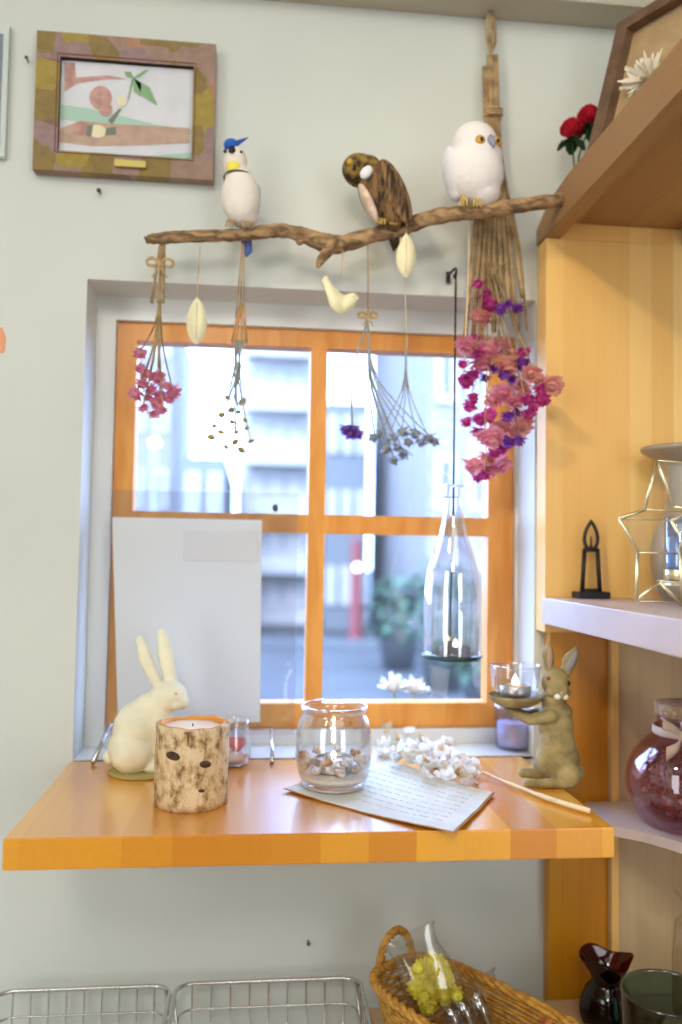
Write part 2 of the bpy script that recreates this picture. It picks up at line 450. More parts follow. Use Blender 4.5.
obj('edge_strip', B((px0, -.034, .60), (px0+.010, -.0302, 1.1095), .0005), M['panel'], su, False, True)
LZ = .879
out = [(px0-.035, -.0345), (.95, -.0345), (.95, -.60), (.62, -.44), (.55, -.30), (.505, -.225), (.480, -.180), (.462, -.153), (.440, -.136), (.415, -.118), (px0-.05, -.06)]
obj('corner_shelf', prism(out, .012, lambda a, b, t: Vector((a, b, LZ-t)), .0008), M['shelfw'], su, False, True)

# ================================================================= NAILS, MARKS
def nail(x, y, Y=-.0, label='', r=.0022):
    p = U(x, y, Y=0); t = thing('nail', p, label, 'nail')
    obj('shank', T([(0, .004, 0), (0, -.008, 0)], .0011, 8), M['black'], t)
    obj('head', T([(0, -.0075, 0), (0, -.009, 0)], r, 10), M['darktin'], t)
nail(28, 61, label='small nail in the wall at upper left of the carved picture')
nail(100, 193, label='small nail in the wall directly below the patchwork picture frame', r=.003)
nail(308, 941, label='small nail in the white wall under the table')
p = U(1, 343, Y=0)
tag(obj('sticker', prism([(p.x-.03, p.z-.018), (p.x+.004, p.z-.012), (p.x+.006, p.z+.006), (p.x+.001, p.z+.02), (p.x-.03, p.z+.02)], .001, lambda a, b, t: Vector((a, .0005-t, b))), mat('orange_sticker', (.85, .35, .18), .6), smooth=False),
    'orange sticker on the wall at the left edge of the photo', 'sticker')

# ================================================================= PICTURES
def pmat_patch():
    m = bpy.data.materials.new('patchwork_frame'); m.use_nodes = True
    N = m.node_tree.nodes; L = m.node_tree.links; b = N['Principled BSDF']
    tc = N.new('ShaderNodeTexCoord'); v = N.new('ShaderNodeTexVoronoi'); v.inputs['Scale'].default_value = 27; v.distance = 'CHEBYCHEV'
    v.inputs['Randomness'].default_value = .75
    L.new(tc.outputs['Object'], v.inputs['Vector'])
    s = N.new('ShaderNodeSeparateColor'); L.new(v.outputs['Color'], s.inputs[0])
    r = N.new('ShaderNodeValToRGB'); r.color_ramp.interpolation = 'CONSTANT'
    cols = [(.33, .22, .06), (.42, .27, .20), (.46, .33, .06), (.40, .26, .24), (.30, .17, .10), (.55, .28, .17)]
    e = r.color_ramp.elements; e[0].color = (*cols[0], 1); e[1].position = .18; e[1].color = (*cols[1], 1)
    for i, c in enumerate(cols[2:]):
        q = e.new(.34+i*.17); q.color = (*c, 1)
    L.new(s.outputs[0], r.inputs['Fac'])
    n = N.new('ShaderNodeTexNoise'); n.inputs['Scale'].default_value = 90; L.new(tc.outputs['Object'], n.inputs['Vector'])
    mx = N.new('ShaderNodeMix'); mx.data_type = 'RGBA'; mx.blend_type = 'MULTIPLY'; mx.inputs[0].default_value = .5
    L.new(r.outputs['Color'], mx.inputs[6]); L.new(n.outputs['Fac'], mx.inputs[7]); L.new(mx.outputs[2], b.inputs['Base Color'])
    b.inputs['Roughness'].default_value = .6
    bp = N.new('ShaderNodeBump'); bp.inputs['Strength'].default_value = .6; bp.inputs['Distance'].default_value = .002
    L.new(s.outputs[0], bp.inputs['Height']); L.new(bp.outputs[0], b.inputs['Normal'])
    return m
x0, x1, z0, z1 = -.2935, -.0635, 1.687, 1.871
pf = thing('framed_picture', ((x0+x1)/2, -.001, z0), 'framed picture with a patchwork wooden frame and green sprig painting', 'picture')
bm = bmesh.new(); fw_ = .029
def mitre(bm, x0, x1, z0, z1, w, y0, y1):
    O = [(x0, z0), (x1, z0), (x1, z1), (x0, z1)]; I = [(x0+w, z0+w), (x1-w, z0+w), (x1-w, z1-w), (x0+w, z1-w)]
    for i in range(4):
        j = (i+1) % 4
        q = [O[i], O[j], I[j], I[i]]
        f = [bm.verts.new((a, y0, b)) for a, b in q]; g = [bm.verts.new((a, y1+(0 if k < 2 else .005), b)) for k, (a, b) in enumerate(q)]
        bm.faces.new(f); bm.faces.new(g[::-1])
        for k in range(4): bm.faces.new((f[k], g[k], g[(k+1) % 4], f[(k+1) % 4]))
    bmesh.ops.remove_doubles(bm, verts=bm.verts, dist=1e-5)
mitre(bm, x0, x1, z0, z1, fw_, -.001, -.018)
obj('frame', bm, pmat_patch(), pf, False, True)
bm = bmesh.new(); mitre(bm, x0+fw_-.003, x1-fw_+.003, z0+fw_-.003, z1-fw_+.003, .003, -.003, -.0150)
obj('inner_lip', bm, mat('dark_red_lip', (.25, .10, .06), .6), pf, False, True)
ax0, ax1, az0, az1 = x0+fw_, x1-fw_, z0+fw_, z1-fw_
paint = [mat('painting_sky', (.70, .70, .74), .8, var=.04), mat('painting_green', (.42, .60, .50), .8), mat('painting_brown', (.52, .36, .27), .8, var=.1, vscale=60),
         mat('painting_leaf', (.25, .42, .22), .8), mat('painting_pink', (.52, .30, .26), .8, var=.15, vscale=90), mat('painting_dark', (.20, .22, .18), .8), mat('painting_cream', (.8, .74, .5), .8)]
bm = bmesh.new(); box(bm, (ax0, -.004, az0), (ax1, -.002, az1))
W_, H_ = ax1-ax0, az1-az0
def flat(bm, pts, k, mi):
    vs = [bm.verts.new((ax0+W_*a, -.0042-.0002*k, az0+H_*b)) for a, b in pts]; bm.faces.new(vs).material_index = mi
def disc(a, b, ra, rb, n=14): return [(a+ra*math.cos(2*PI*i/n), b+rb*math.sin(2*PI*i/n)*1.0) for i in range(n)]
flat(bm, [(0, .52), (0, .36), (1, .30), (1, .34), (.7, .38), (.4, .46), (.2, .50)], 1, 1)
flat(bm, [(0, .02), (.6, .02), (1, .10), (1, .0), (0, 0)], 1, 1)
flat(bm, [(0, .12), (.25, .10), (.6, .14), (.98, .20), (.98, .36), (.7, .36), (.4, .35), (.15, .36), (0, .26)], 2, 2)
flat(bm, [(.02, .98), (.10, .98), (.11, .82), (.35, .87), (.5, .84), (.35, .83), (.12, .76), (.03, .66)], 2, 4)
flat(bm, disc(.30, .62, .085, .13), 3, 4); flat(bm, disc(.34, .50, .05, .08), 4, 4); flat(bm, disc(.28, .26, .07, .07), 4, 6); flat(bm, disc(.16, .28, .06, .08), 3, 4)
flat(bm, [(.36, .38), (.44, .52), (.46, .52), (.39, .34)], 4, 5); flat(bm, disc(.46, .60, .04, .06), 5, 6)
flat(bm, [(.20, .20), (.24, .20), (.25, .32), (.21, .32)], 6, 5); flat(bm, [(.34, .22), (.42, .24), (.42, .32), (.35, .30)], 6, 5)
flat(bm, [(.50, .62), (.51, .62), (.55, .86), (.53, .86)], 5, 3)
for tipa, tipb, w in ((.73, .58, .05), (.66, .96, .04), (.47, .92, .03), (.60, .66, .05)):
    flat(bm, [(.54, .86), ((.54+tipa)/2+w*.6, (.86+tipb)/2+w), (tipa, tipb), ((.54+tipa)/2-w*.4, (.86+tipb)/2-w)], 6, 3)
o = obj('painting', bm, paint, pf, False, True)
for p_ in o.data.polygons: pass
obj('plaque', B((-.190, -.0225, z0+.009), (-.150, -.0195, z0+.018), .0008), mat('yellow_plaque', (.62, .50, .12), .5), pf, False, True)
# picture at the left edge
p = U(6, 36, Y=0); q = U(6, 160, Y=0)
pe = thing('framed_picture', (p.x-.1, -.001, q.z), 'picture in a pale frame cut by the left edge of the photo', 'picture')
bm = bmesh.new(); mitre(bm, p.x-.2, p.x+.006, q.z, p.z+.01, .009, -.001, -.008); obj('frame', bm, mat('pale_frame', (.66, .72, .68), .5), pe, False, True)
bm = bmesh.new(); box(bm, (p.x-.19, -.004, q.z+.008), (p.x-.002, -.002, p.z))
zz = [q.z+.008, q.z+.05, q.z+.075, q.z+.10, p.z]
for i, mi in enumerate((1, 2, 3, 0)):
    f = [bm.verts.new(c) for c in ((p.x-.19, -.0043, zz[i]), (p.x-.003, -.0043, zz[i]), (p.x-.003, -.0043, zz[i+1]), (p.x-.19, -.0043, zz[i+1]))]
    bm.faces.new(f).material_index = mi
obj('print', bm, [mat('print_blue_grey', (.22, .25, .30), .6), mat('print_red_brown', (.30, .17, .14), .6), mat('print_cream', (.6, .58, .48), .6), mat('print_olive', (.36, .32, .2), .6)], pe, False, True)

# ================================================================= BRANCH
bpts = [(147, 239, 3.5), (150, 239, 5), (175, 237, 6), (205, 236, 6), (240, 235, 6.2), (262, 232, 6.5), (285, 231, 7), (305, 236, 8), (325, 243, 9.5), (342, 244, 8.5), (370, 236, 7.5),
        (400, 229, 8), (430, 218, 8), (470, 212, 8), (510, 207, 8), (545, 202, 7.5), (567, 200, 7.5)]
def bY(x): return -.055-.045*max(0, (x-400)/168)
br = thing('branch', U(340, 243, Y=-.055), 'dry forked branch hung across the top of the window', 'branch')
cur = smoothcurve([(*U(x, y, Y=bY(x)), r*pxs(bY(x))) for x, y, r in bpts], 6)
random.seed(3)
bm = T([c[:3] for c in cur], [c[3]*random.uniform(.9, 1.1) for c in cur], 14)
for x, y, r in ((262, 228, 4), (300, 242, 4), (436, 212, 4), (190, 240, 3)):
    ell(bm, U(x, y, Y=bY(x)), (r*pxs(0), r*pxs(0), r*.8*pxs(0)), sub=2)
obj('main_limb', bm, M['bark'], br, True, True)
cur = smoothcurve([(*U(x, y, Y=-.06-.004*i), r*pxs(-.06)) for i, (x, y, r) in enumerate([(334, 242, 8), (327, 252, 6), (321, 260, 4.5), (318, 267, 2)])], 4)
obj('fork', T([c[:3] for c in cur], [c[3] for c in cur], 12), M['bark'], br, True, True)
def tie(name, x, y, Y, label, cat='hook'):
    pass

# ================================================================= BIRDS ON THE BRANCH
def loc(o, s):      # local px coordinates -> metres
    return lambda a, b, d=0: (a*s, d*s, b*s)
# 1 small bird with a blue crest
s = pxs(-.06)*1.06; base = U(239, 230, Y=-.058)
bd = thing('bird_ornament', base, 'small white bird ornament with blue crest and yellow throat', 'ornament')
bm = bmesh.new()
ell(bm, (1*s, 0, 31*s), (19*s, 17*s, 26*s)); ell(bm, (0, 0, 44*s), (15*s, 14*s, 18*s)); ell(bm, (-5*s, 0, 66*s), (11.5*s, 11*s, 16*s)); ell(bm, (4*s, 4*s, 14*s), (14*s, 13*s, 10*s))
obj('body', sculpt(bm, .0016, 8), mat('white_felt', (.80, .74, .68), .9, bump=.4, bscale=200, var=.03), bd)
obj('throat', ell(bmesh.new(), (-6*s, -7.5*s, 57*s), (7*s, 4.5*s, 7*s)), mat('yellow_felt', (.85, .72, .10), .9), bd)
obj('collar', T([(-1.8*s+13.6*s*math.cos(t), 13.0*s*math.sin(t), 50.5*s-1.5*s*math.sin(t)) for t in [2*PI*i/24 for i in range(24)]], .9*s, 6, True), mat('dark_collar', (.12, .10, .06), .8), bd)
bm = bmesh.new(); ell(bm, (-9*s, -2*s, 81*s), (7.5*s, 8*s, 6*s)); caps(bm, (-5*s, 0, 84*s), (7*s, 2*s, 92*s), 3*s, .8*s)
obj('crest', sculpt(bm, .0012, 3), mat('blue_felt', (.02, .12, .52), .8), bd)
obj('face_patch', ell(bmesh.new(), (-8*s, -9.5*s, 73*s), (3.5*s, 2.4*s, 4*s)), M['eyeb'], bd)
for k, ex in ((0, -14.5), (1, .5)):
    obj('eye', ell(bmesh.new(), (ex*s, -8*s, 72*s), (1.6*s, 1.6*s, 1.8*s)), M['eyeb'], bd)
obj('beak', lathe([(0, 0), (1.8*s, 0), (1*s, 3*s), (0, 6*s)], 10, (-8*s, -12*s, 69*s)), M['eyeb'], bd)
for sx in (-9, 7):
    bm = T([(sx*s, 0, 14*s), (sx*s, -1*s, 6*s)], 1.6*s)
    for a in (-3, 0, 3): tube(bm, [(sx*s, -1*s, 7*s), ((sx+a*.7)*s, -6*s, 6*s), ((sx+a)*s, -8.3*s, 0)], .9*s, 6)
    obj('foot', bm, mat('tan_foot', (.45, .30, .15), .7), bd)
obj('tail', prism([(-3*s, 14*s), (9*s, 14*s), (11*s, -16*s), (5*s, -22*s), (1*s, -14*s)], 2.5*s, lambda a, b, t: Vector((a+2*s, 11*s+t, b)), .0004), mat('tail_blue', (.10, .16, .45), .8), bd)
obj('wing', ell(bmesh.new(), (14.5*s, 4*s, 28*s), (5*s, 10*s, 20*s), (0, .12, 0)), mat('wing_lilac', (.50, .50, .66), .9), bd)

# 2 brown owl turned away
s = pxs(-.07); base = U(384, 227, Y=-.062)
ow = thing('bird_ornament', base, 'brown mottled owl ornament leaning left on the branch', 'ornament')
brown = mat('owl_feathers', (.022, .010, .005), .9, col2=(.22, .12, .045), vscale=150, bump=.8, bscale=120, stretch=(1, 1, .3))
headm = mat('owl_head_feathers', (.035, .016, .006), .9, col2=(.30, .19, .04), vscale=95, bump=.8, bscale=150)
bm = bmesh.new()
ell(bm, (-3*s, 0, 34*s), (23*s, 20*s, 37*s), (0, -.42, 0)); ell(bm, (6*s, 0, 20*s), (19*s, 17*s, 26*s), (0, -.3, 0))
obj('body', sculpt(bm, .0016, 6), brown, ow)
obj('head', sculpt(ell(ell(bmesh.new(), (-26*s, 0, 58*s), (19*s, 18*s, 17*s), (0, .3, 0)), (-17*s, 0, 60*s), (14*s, 15*s, 14*s)), .0016, 5), headm, ow)
obj('wing', ell(bmesh.new(), (9*s, -14*s, 32*s), (12*s, 8*s, 36*s), (0, -.42, 0)), mat('owl_wing', (.03, .014, .006), .9, col2=(.30, .17, .07), vscale=170, stretch=(1, 1, .13), bump=.8), ow)
obj('breast', ell(bmesh.new(), (-18*s, -9*s, 20*s), (5*s, 11*s, 22*s), (0, -.45, 0)), mat('owl_breast', (.70, .55, .42), .9, var=.15, vscale=100), ow)
obj('cheek_patch', ell(bmesh.new(), (-21*s, -14*s, 50*s), (6*s, 5*s, 8*s), (0, .6, 0)), mat('owl_white_patch', (.8, .8, .82), .9), ow)
for ex in (-38, -22):
    obj('eye', ell(bmesh.new(), (ex*s, -13*s, 60*s), (3*s, 3*s, 3.4*s)), mat('owl_yellow_eye', (.5, .34, .03), .3), ow)
obj('beak', lathe([(0, 0), (2*s, 0), (1.4*s, 4*s), (0, 6*s)], 10, (-34*s, -17*s, 51*s)), M['eyeb'], ow)
obj('tail', prism([(4*s, 12*s), (17*s, 12*s), (18*s, -14*s), (12*s, -22*s), (7*s, -10*s)], 4*s, lambda a, b, t: Vector((a, 8*s+t, b)), .0006), brown, ow)
for sx in (-4, 8):
    bm = T([(sx*s, -4*s, 5*s), (sx*s, -6*s, 2*s)], 3*s)
    for a in (-3, 0, 3): tube(bm, [(sx*s, -6*s, 5*s), ((sx+a)*s, -9.5*s, 5*s), ((sx+a)*s, -10*s, -1*s)], 1.2*s, 6)
    obj('foot', bm, mat('owl_foot', (.5, .36, .08), .7), ow)

# 3 white owl
s = pxs(-.09); base = U(474, 207, Y=-.082)
wo = thing('bird_ornament', base, 'round white owl ornament with amber eyes', 'ornament')
bm = bmesh.new()
ell(bm, (0*s, 0, 36*s), (31.5*s, 28*s, 33*s), (0, -.15, 0)); ell(bm, (0, 0, 66*s), (24.5*s, 24*s, 24*s)); ell(bm, (2*s, 0, 50*s), (28*s, 26*s, 26*s)); ell(bm, (8*s, 0, 16*s), (20*s, 19*s, 16*s))
obj('body', sculpt(bm, .002, 8), mat('white_fluff', (.84, .80, .80), .95, bump=.6, bscale=180, var=.02), wo)
eyr = mat('amber_eye', (.55, .30, .03), .2)
for ex, ey, ez in ((0, -26, 60), (19, -19.5, 63)):
    e = obj('eye', ell(bmesh.new(), (ex*s, (ey+4)*s, ez*s), (5.6*s, 4.6*s, 6*s)), eyr, wo)
    obj('pupil', ell(bmesh.new(), (ex*s+.4*s, (ey+.6)*s, ez*s), (2.4*s, 1.4*s, 2.8*s)), M['eyeb'], e)
obj('beak', sculpt(ell(ell(bmesh.new(), (11*s, -23*s, 61*s), (4*s, 4*s, 6*s)), (13*s, -26*s, 57*s), (2.5*s, 2.5*s, 5*s)), .0012, 3), mat('grey_beak', (.25, .27, .38), .5), wo)
for sx in (-14, 0):
    bm = T([(sx*s, -6*s, 8*s), (sx*s, -10*s, 1*s)], 2.4*s)
    for a in (-4, 0, 4): tube(bm, [(sx*s, -9*s, 3*s), ((sx+a*.6)*s, -13*s, 3*s), ((sx+a)*s, -12*s, -5*s)], 1.3*s, 6)
    obj('foot', bm, mat('mustard_foot', (.55, .40, .12), .7), wo)
obj('wing', sculpt(ell(ell(bmesh.new(), (-22*s, 2*s, 36*s), (11*s, 19*s, 28*s), (0, -.2, 0)), (-18*s, 4*s, 20*s), (9*s, 14*s, 14*s)), .002, 4), mat('white_wing_fluff', (.78, .77, .84), .95), wo)

# ================================================================= HANGING WOODEN CUT-OUTS
def cutout(name, outline, top_px, hang_px, Y, label, cat='ornament', extra=None):
    o0 = U(*top_px, Y=Y); t = thing(name, o0, label, cat)
    s = pxs(Y)
    ps = smoothcurve([(a*s, -b*s) for a, b in outline] + [(outline[0][0]*s, -outline[0][1]*s)], 5)[:-1]
    obj('plate', prism(ps, .003, lambda a, b, t_: Vector((a, t_-.0015, b)), .0004), M['ivory'], t)
    h = U(*hang_px, Y=Y) - o0
    bm = T([(0, 0, -.004), (0, 0, .002), (h.x*.5, 0, h.z*.5), h], .0007, 6)
    obj('string', bm, M['twine'], t)
    if extra: extra(t, s)
leaf = [(0, 0), (6, 8), (10, 20), (10, 32), (6, 42), (1, 48), (-5, 43), (-9, 33), (-9, 20), (-5, 8)]
def vein(t, s):
    bm = T([(0, -.0018, -6*s), (.5*s, -.0018, -24*s), (0, -.0018, -42*s)], .0004, 6)
    obj('vein', bm, M['twine'], t)
cutout('leaf_ornament', leaf, (197, 297), (200, 246), -.055, 'cream wooden leaf ornament hanging from a string near the pink flower bunch', extra=vein)
bird = [(0, 0), (4, 6), (10, 10), (14, 7), (19, 12), (14, 16), (15, 24), (8, 31), (0, 33), (-8, 28), (-13, 18), (-16, 8), (-20, -2), (-14, -5), (-8, 3)]
bird = [(-20, 0), (-15, -5), (-11, 2), (-4, 10), (3, 15), (9, 13), (14, 12), (19, 17), (16, 20), (13, 27), (5, 33), (-3, 33), (-10, 27), (-14, 16)]
cutout('bird_cutout', bird, (341, 281), (343, 246), -.06, 'cream wooden bird-shaped cut-out hanging under the branch fork')
cutout('leaf_ornament', [(a*1.02, b*.98) for a, b in leaf], (406, 233), (407, 222), -.068, 'cream wooden leaf ornament hanging close under the brown owl', extra=vein)

# ================================================================= DRIED FLOWER BUNCHES
def spray(t, origin, tip, r0_, r1_, m, bend=.3, name='stem'):
    o0 = Vector(origin); e = Vector(tip); mid = o0.lerp(e, .5) + Vector((0, 0, -abs(e.z-o0.z)*.0)) + Vector((-(e.x-o0.x)*bend, 0, 0))
    c = smoothcurve([tuple(o0), tuple(mid), tuple(e)], 5)
    L0 = t.location
    bm = T([Vector(p)-L0 for p in c], [r0_+(r1_-r0_)*i/(len(c)-1) for i in range(len(c))], 6)
    return obj(name, bm, m, t)
def bow(t, p, w, m):
    L0 = t.location; p = Vector(p)-L0
    bm = bmesh.new()
    for sgn in (-1, 1):
        loop = [(0, 0, 0), (sgn*w*.5, -.3*w, w*.35), (sgn*w, 0, w*.25), (sgn*w*.9, .1*w, -w*.1), (sgn*w*.4, .05*w, -w*.12), (0, 0, 0)]
        tube(bm, [Vector(c[:3])+p for c in smoothcurve(loop, 4)], .0020, 6)
        tube(bm, [p, p+Vector((sgn*w*.3, -.002, -w*.7)), p+Vector((sgn*w*.6, 0, -w*1.1))], .001, 6)
    ell(bm, p, (w*.18, w*.18, w*.2), sub=2)
    obj('raffia_bow', bm, m, t)

def fm(name, c1, c2, vs=90, tr=.5):
    m = mat(name, c1, .85, col2=c2, vscale=vs); N = m.node_tree.nodes; L = m.node_tree.links
    b = N['Principled BSDF']; src = b.inputs['Base Color'].links[0].from_socket
    t = N.new('ShaderNodeBsdfTranslucent'); L.new(src, t.inputs[0])
    x = N.new('ShaderNodeMixShader'); x.inputs[0].default_value = tr
    L.new(b.outputs[0], x.inputs[1]); L.new(t.outputs[0], x.inputs[2]); L.new(x.outputs[0], N['Material Output'].inputs[0])
    return m
# pink bunch at the left
random.seed(11)
Y = -.05; hang = U(163, 242, Y=Y); pk = thing('dried_flower_bunch', hang, 'small bunch of dusty pink dried flowers at left of the window', 'dried flowers')
tie_p = U(160, 264, Y=Y)
pinkm = fm('dusty_pink_petals', (.78, .26, .40), (.95, .52, .62)); 
for dx in (-4, 0, 3): spray(pk, hang+Vector((dx*.0006, 0, .004)), U(158+dx*1.6, 303, Y=Y), .0019, .0022, M['straw'], 0)
bow(pk, tie_p, .016, M['twine'])
bl = [bpy.data.meshes.new('x')]
protos = []
pts = [(140, 352), (139, 366), (150, 372), (143, 382), (158, 376), (168, 384), (137, 392), (148, 396), (160, 394), (170, 398), (143, 406), (154, 412), (163, 408), (150, 388), (173, 391), (157, 402), (146, 372)]
bp_ = None
for i, (x, y) in enumerate(pts):
    Yf = Y + random.uniform(-.015, .01)
    tip = U(x, y, Y=Yf)
    if i % 2 == 0: spray(pk, U(160, 298, Y=Y), tip, .0014, .0010, M['straw'], .25)
    if bp_ is None:
        b_ = obj('blossom', blossom(.0100, 9, 3), pinkm, pk); bp_ = b_
    else:
        b_ = bp_.copy(); COL.objects.link(b_); b_.parent = pk
    b_.location = tip - pk.location; b_.rotation_euler = (random.uniform(-.6, .6), random.uniform(-.6, .6), random.uniform(0, 6)); b_.scale = [random.uniform(.8, 1.15)]*3
# white daisy-like bunch
Y = -.02; hang = U(243, 243, Y=-.046); wb = thing('dried_flower_bunch', hang, 'sparse bunch of tiny yellow-white dried daisies hanging before the upper left pane', 'dried flowers')
for dx in (-2, 0, 2): spray(wb, hang+Vector((dx*.0005, 0, 0)), U(240+dx*2, 318, Y=Y), .0009, .0012, M['straw'], 0)
def wrap(t, a, b, r0_, r1_, m, name='wrapping'):
    L0 = t.location; a = Vector(a)-L0; b = Vector(b)-L0; n = 9
    bm = bmesh.new()
    for i in range(n):
        an = 2*PI*i/n; 
        tube(bm, [a+Vector((r0_*math.cos(an), r0_*math.sin(an), 0)), b+Vector((r1_*math.cos(an), r1_*math.sin(an), random.uniform(-.006, .004)))], .0013, 5)
    ell(bm, a, (r0_*1.3, r0_*1.3, r0_*1.3), sub=2)
    obj(name, bm, m, t)
wrap(wb, U(242, 306, Y=Y), U(239, 344, Y=Y), .003, .010, mat('tan_straw', (.62, .36, .16), .9, var=.15, vscale=80))
wpts = [(228, 398), (214, 426), (221, 432), (232, 422), (238, 412), (245, 420), (236, 432), (226, 447), (241, 450), (247, 428), (211, 437), (251, 441), (231, 410), (242, 402), (222, 415), (235, 442)]
dm = [mat('daisy_petals', (.36, .37, .26), .8), mat('daisy_centre', (.40, .30, .06), .8)]
def daisy(r):
    bm = bmesh.new(); ell(bm, (0, 0, 0), (r*.55, r*.55, r*.45), sub=2, mi=1)
    for k in range(10):
        a = 2*PI*k/10; petal(bm, (0, 0, 0), (math.cos(a), math.sin(a), -.25), (0, 0, 1), r, r*.26, .2, 3)
    return bm
bp_ = None
for i, (x, y) in enumerate(wpts):
    tip = U(x, y, Y=Y+random.uniform(-.015, .01)); spray(wb, U(239+random.uniform(-5, 5), 340, Y=Y), tip, .0010, .0008, M['bluestem'], .22)
    if bp_ is None: b_ = bp_ = obj('daisy', daisy(.0080), dm, wb)
    else: b_ = bp_.copy(); COL.objects.link(b_); b_.parent = wb
    b_.location = tip-wb.location; b_.rotation_euler = (random.uniform(-.7, .7), random.uniform(-.7, .7), 0); b_.scale = [random.uniform(.75, 1.1)]*3
# blue-grey bunch with a purple head
Y = -.02; hang = U(368, 243, Y=-.050); vb = thing('dried_flower_bunch', hang, 'wispy blue-grey dried flower bunch with one purple head', 'dried flowers')
spray(vb, hang, U(368, 316, Y=Y), .0009, .0011, M['straw'], 0)
bow(vb, U(368, 316, Y=Y), .012, M['twine'])
gm_ = fm('blue_grey_buds', (.30, .33, .40), (.52, .55, .58)); pm_ = fm('purple_statice', (.20, .07, .42), (.40, .20, .66))
p0 = U(368, 320, Y=Y)
bp_ = None
for i, (x, y) in enumerate([(380, 432), (388, 440), (395, 436), (402, 430), (398, 446), (409, 440), (416, 432), (421, 441), (394, 458), (428, 436), (404, 452), (434, 440), (385, 447), (374, 436)]):
    tip = U(x, y, Y=Y+random.uniform(-.012, .01)); st = p0 if i % 3 else U(406, 345, Y=Y)
    spray(vb, st, tip, .0010, .0008, M['bluestem'], .35)
    if bp_ is None: b_ = bp_ = obj('bud_cluster', blossom(.0095, 8, 2, 1.1), gm_, vb)
    else: b_ = bp_.copy(); COL.objects.link(b_); b_.parent = vb
    b_.location = tip-vb.location; b_.rotation_euler = (random.uniform(-.8, .8), random.uniform(-.8, .8), 0); b_.scale = [random.uniform(.8, 1.2)]*3
tip = U(352, 427, Y=Y); spray(vb, p0, tip, .0018, .0015, M['bluestem'], -.5)
for k in range(4):
    b_ = obj('purple_blossom', blossom(.0105, 9, 3), pm_, vb) if k == 0 else b_.copy()
    if k: COL.objects.link(b_); b_.parent = vb
    b_.location = U(352+(k-1.5)*4, 427+(k % 2)*5, Y=Y)-vb.location
# thin twig with its own string between
spray(vb, U(401, 236, Y=-.052), U(407, 348, Y=Y), .0006, .0006, M['palestem'], -.1, 'twig')

# large magenta and coral bunch
random.seed(5)
Y = -.035; hang = U(491, 12, Y=-.02)
bb = thing('dried_flower_bunch', hang, 'large hanging bunch of magenta, coral and purple dried flowers', 'dried flowers')
# upper sheaf
for k in range(3):
    pts_ = [U(491+k*1.5, 2+8*k, Y=-.015), U(487+k*4, 30+6*k, Y=-.017), U(492-k, 60, Y=-.02), U(491, 115, Y=-.025)]
    obj('tendril', T([Vector(c[:3])-bb.location for c in smoothcurve([tuple(p) for p in pts_], 6)], [.0022]*19, 6), M['straw'], bb)
for k in range(9):
    dx = (k-4)*1.4
    a = U(490+dx, 58+random.uniform(-3, 16), Y=-.02); b = U(493+dx*1.2, 150, Y=-.018); c = U(494+dx*3.2, 222, Y=-.018)
    e = U(494+dx*5.2, 300+random.uniform(-20, 60), Y=-.035)
    obj('stem', T([Vector(q[:3])-bb.location for q in smoothcurve([tuple(a), tuple(b), tuple(c), tuple(e)], 5)], [.0034]*16, 6), M['straw'], bb)
obj('binding', T([Vector((.0125*math.cos(t), .009*math.sin(t), .012*t/6.28/3))+(U(493, 118, Y=-.02)-bb.location) for t in [i*.35 for i in range(54)]], .0014, 6), M['twine'], bb)
spray(bb, U(497, 150, Y=-.02), U(527, 330, Y=-.03), .0018, .0012, M['straw'], -.22)
spray(bb, U(470, 215, Y=-.05), U(464, 372, Y=-.05), .0010, .0008, M['palestem'], .1)
mats_ = {'m': fm('magenta_petals', (.62, .04, .34), (.84, .16, .52)), 'c': fm('coral_petals', (.84, .38, .34), (.96, .60, .54)), 'p': fm('deep_purple_petals', (.26, .05, .46), (.46, .15, .68)), 'k': fm('rosy_petals', (.88, .34, .48), (.98, .58, .66))}
rad = {'m': .0125, 'c': .0175, 'p': .0115, 'k': .0185}
plist = [('m', 478, 282), ('m', 484, 294), ('m', 489, 304), ('p', 508, 302), ('p', 517, 306), ('p', 500, 308), ('c', 482, 314), ('k', 467, 342), ('k', 500, 344), ('k', 488, 349), ('c', 512, 352), ('m', 477, 336), ('m', 476, 350),
         ('m', 463, 362), ('m', 472, 372), ('m', 466, 380), ('p', 493, 366), ('p', 503, 372), ('p', 512, 378), ('p', 522, 362), ('m', 524, 350), ('c', 532, 372), ('c', 540, 378), ('c', 553, 384), ('c', 524, 384), ('k', 503, 392), ('k', 494, 398),
         ('k', 515, 398), ('m', 526, 398), ('m', 534, 404), ('m', 543, 398), ('m', 528, 411), ('p', 517, 412), ('p', 508, 414), ('m', 489, 414), ('m', 480, 418), ('m', 470, 404), ('m', 466, 420), ('c', 501, 424), ('c', 507, 416), ('k', 484, 432),
         ('k', 492, 434), ('m', 478, 430), ('c', 517, 430), ('c', 521, 424), ('p', 510, 440), ('m', 501, 446), ('m', 494, 452), ('p', 520, 438), ('c', 488, 456), ('k', 500, 462), ('k', 492, 466), ('m', 486, 474), ('m', 478, 474), ('m', 482, 466), ('k', 474, 462), ('m', 473, 396), ('k', 480, 360), ('p', 486, 376), ('c', 508, 362), ('m', 540, 388)]
prot = {}
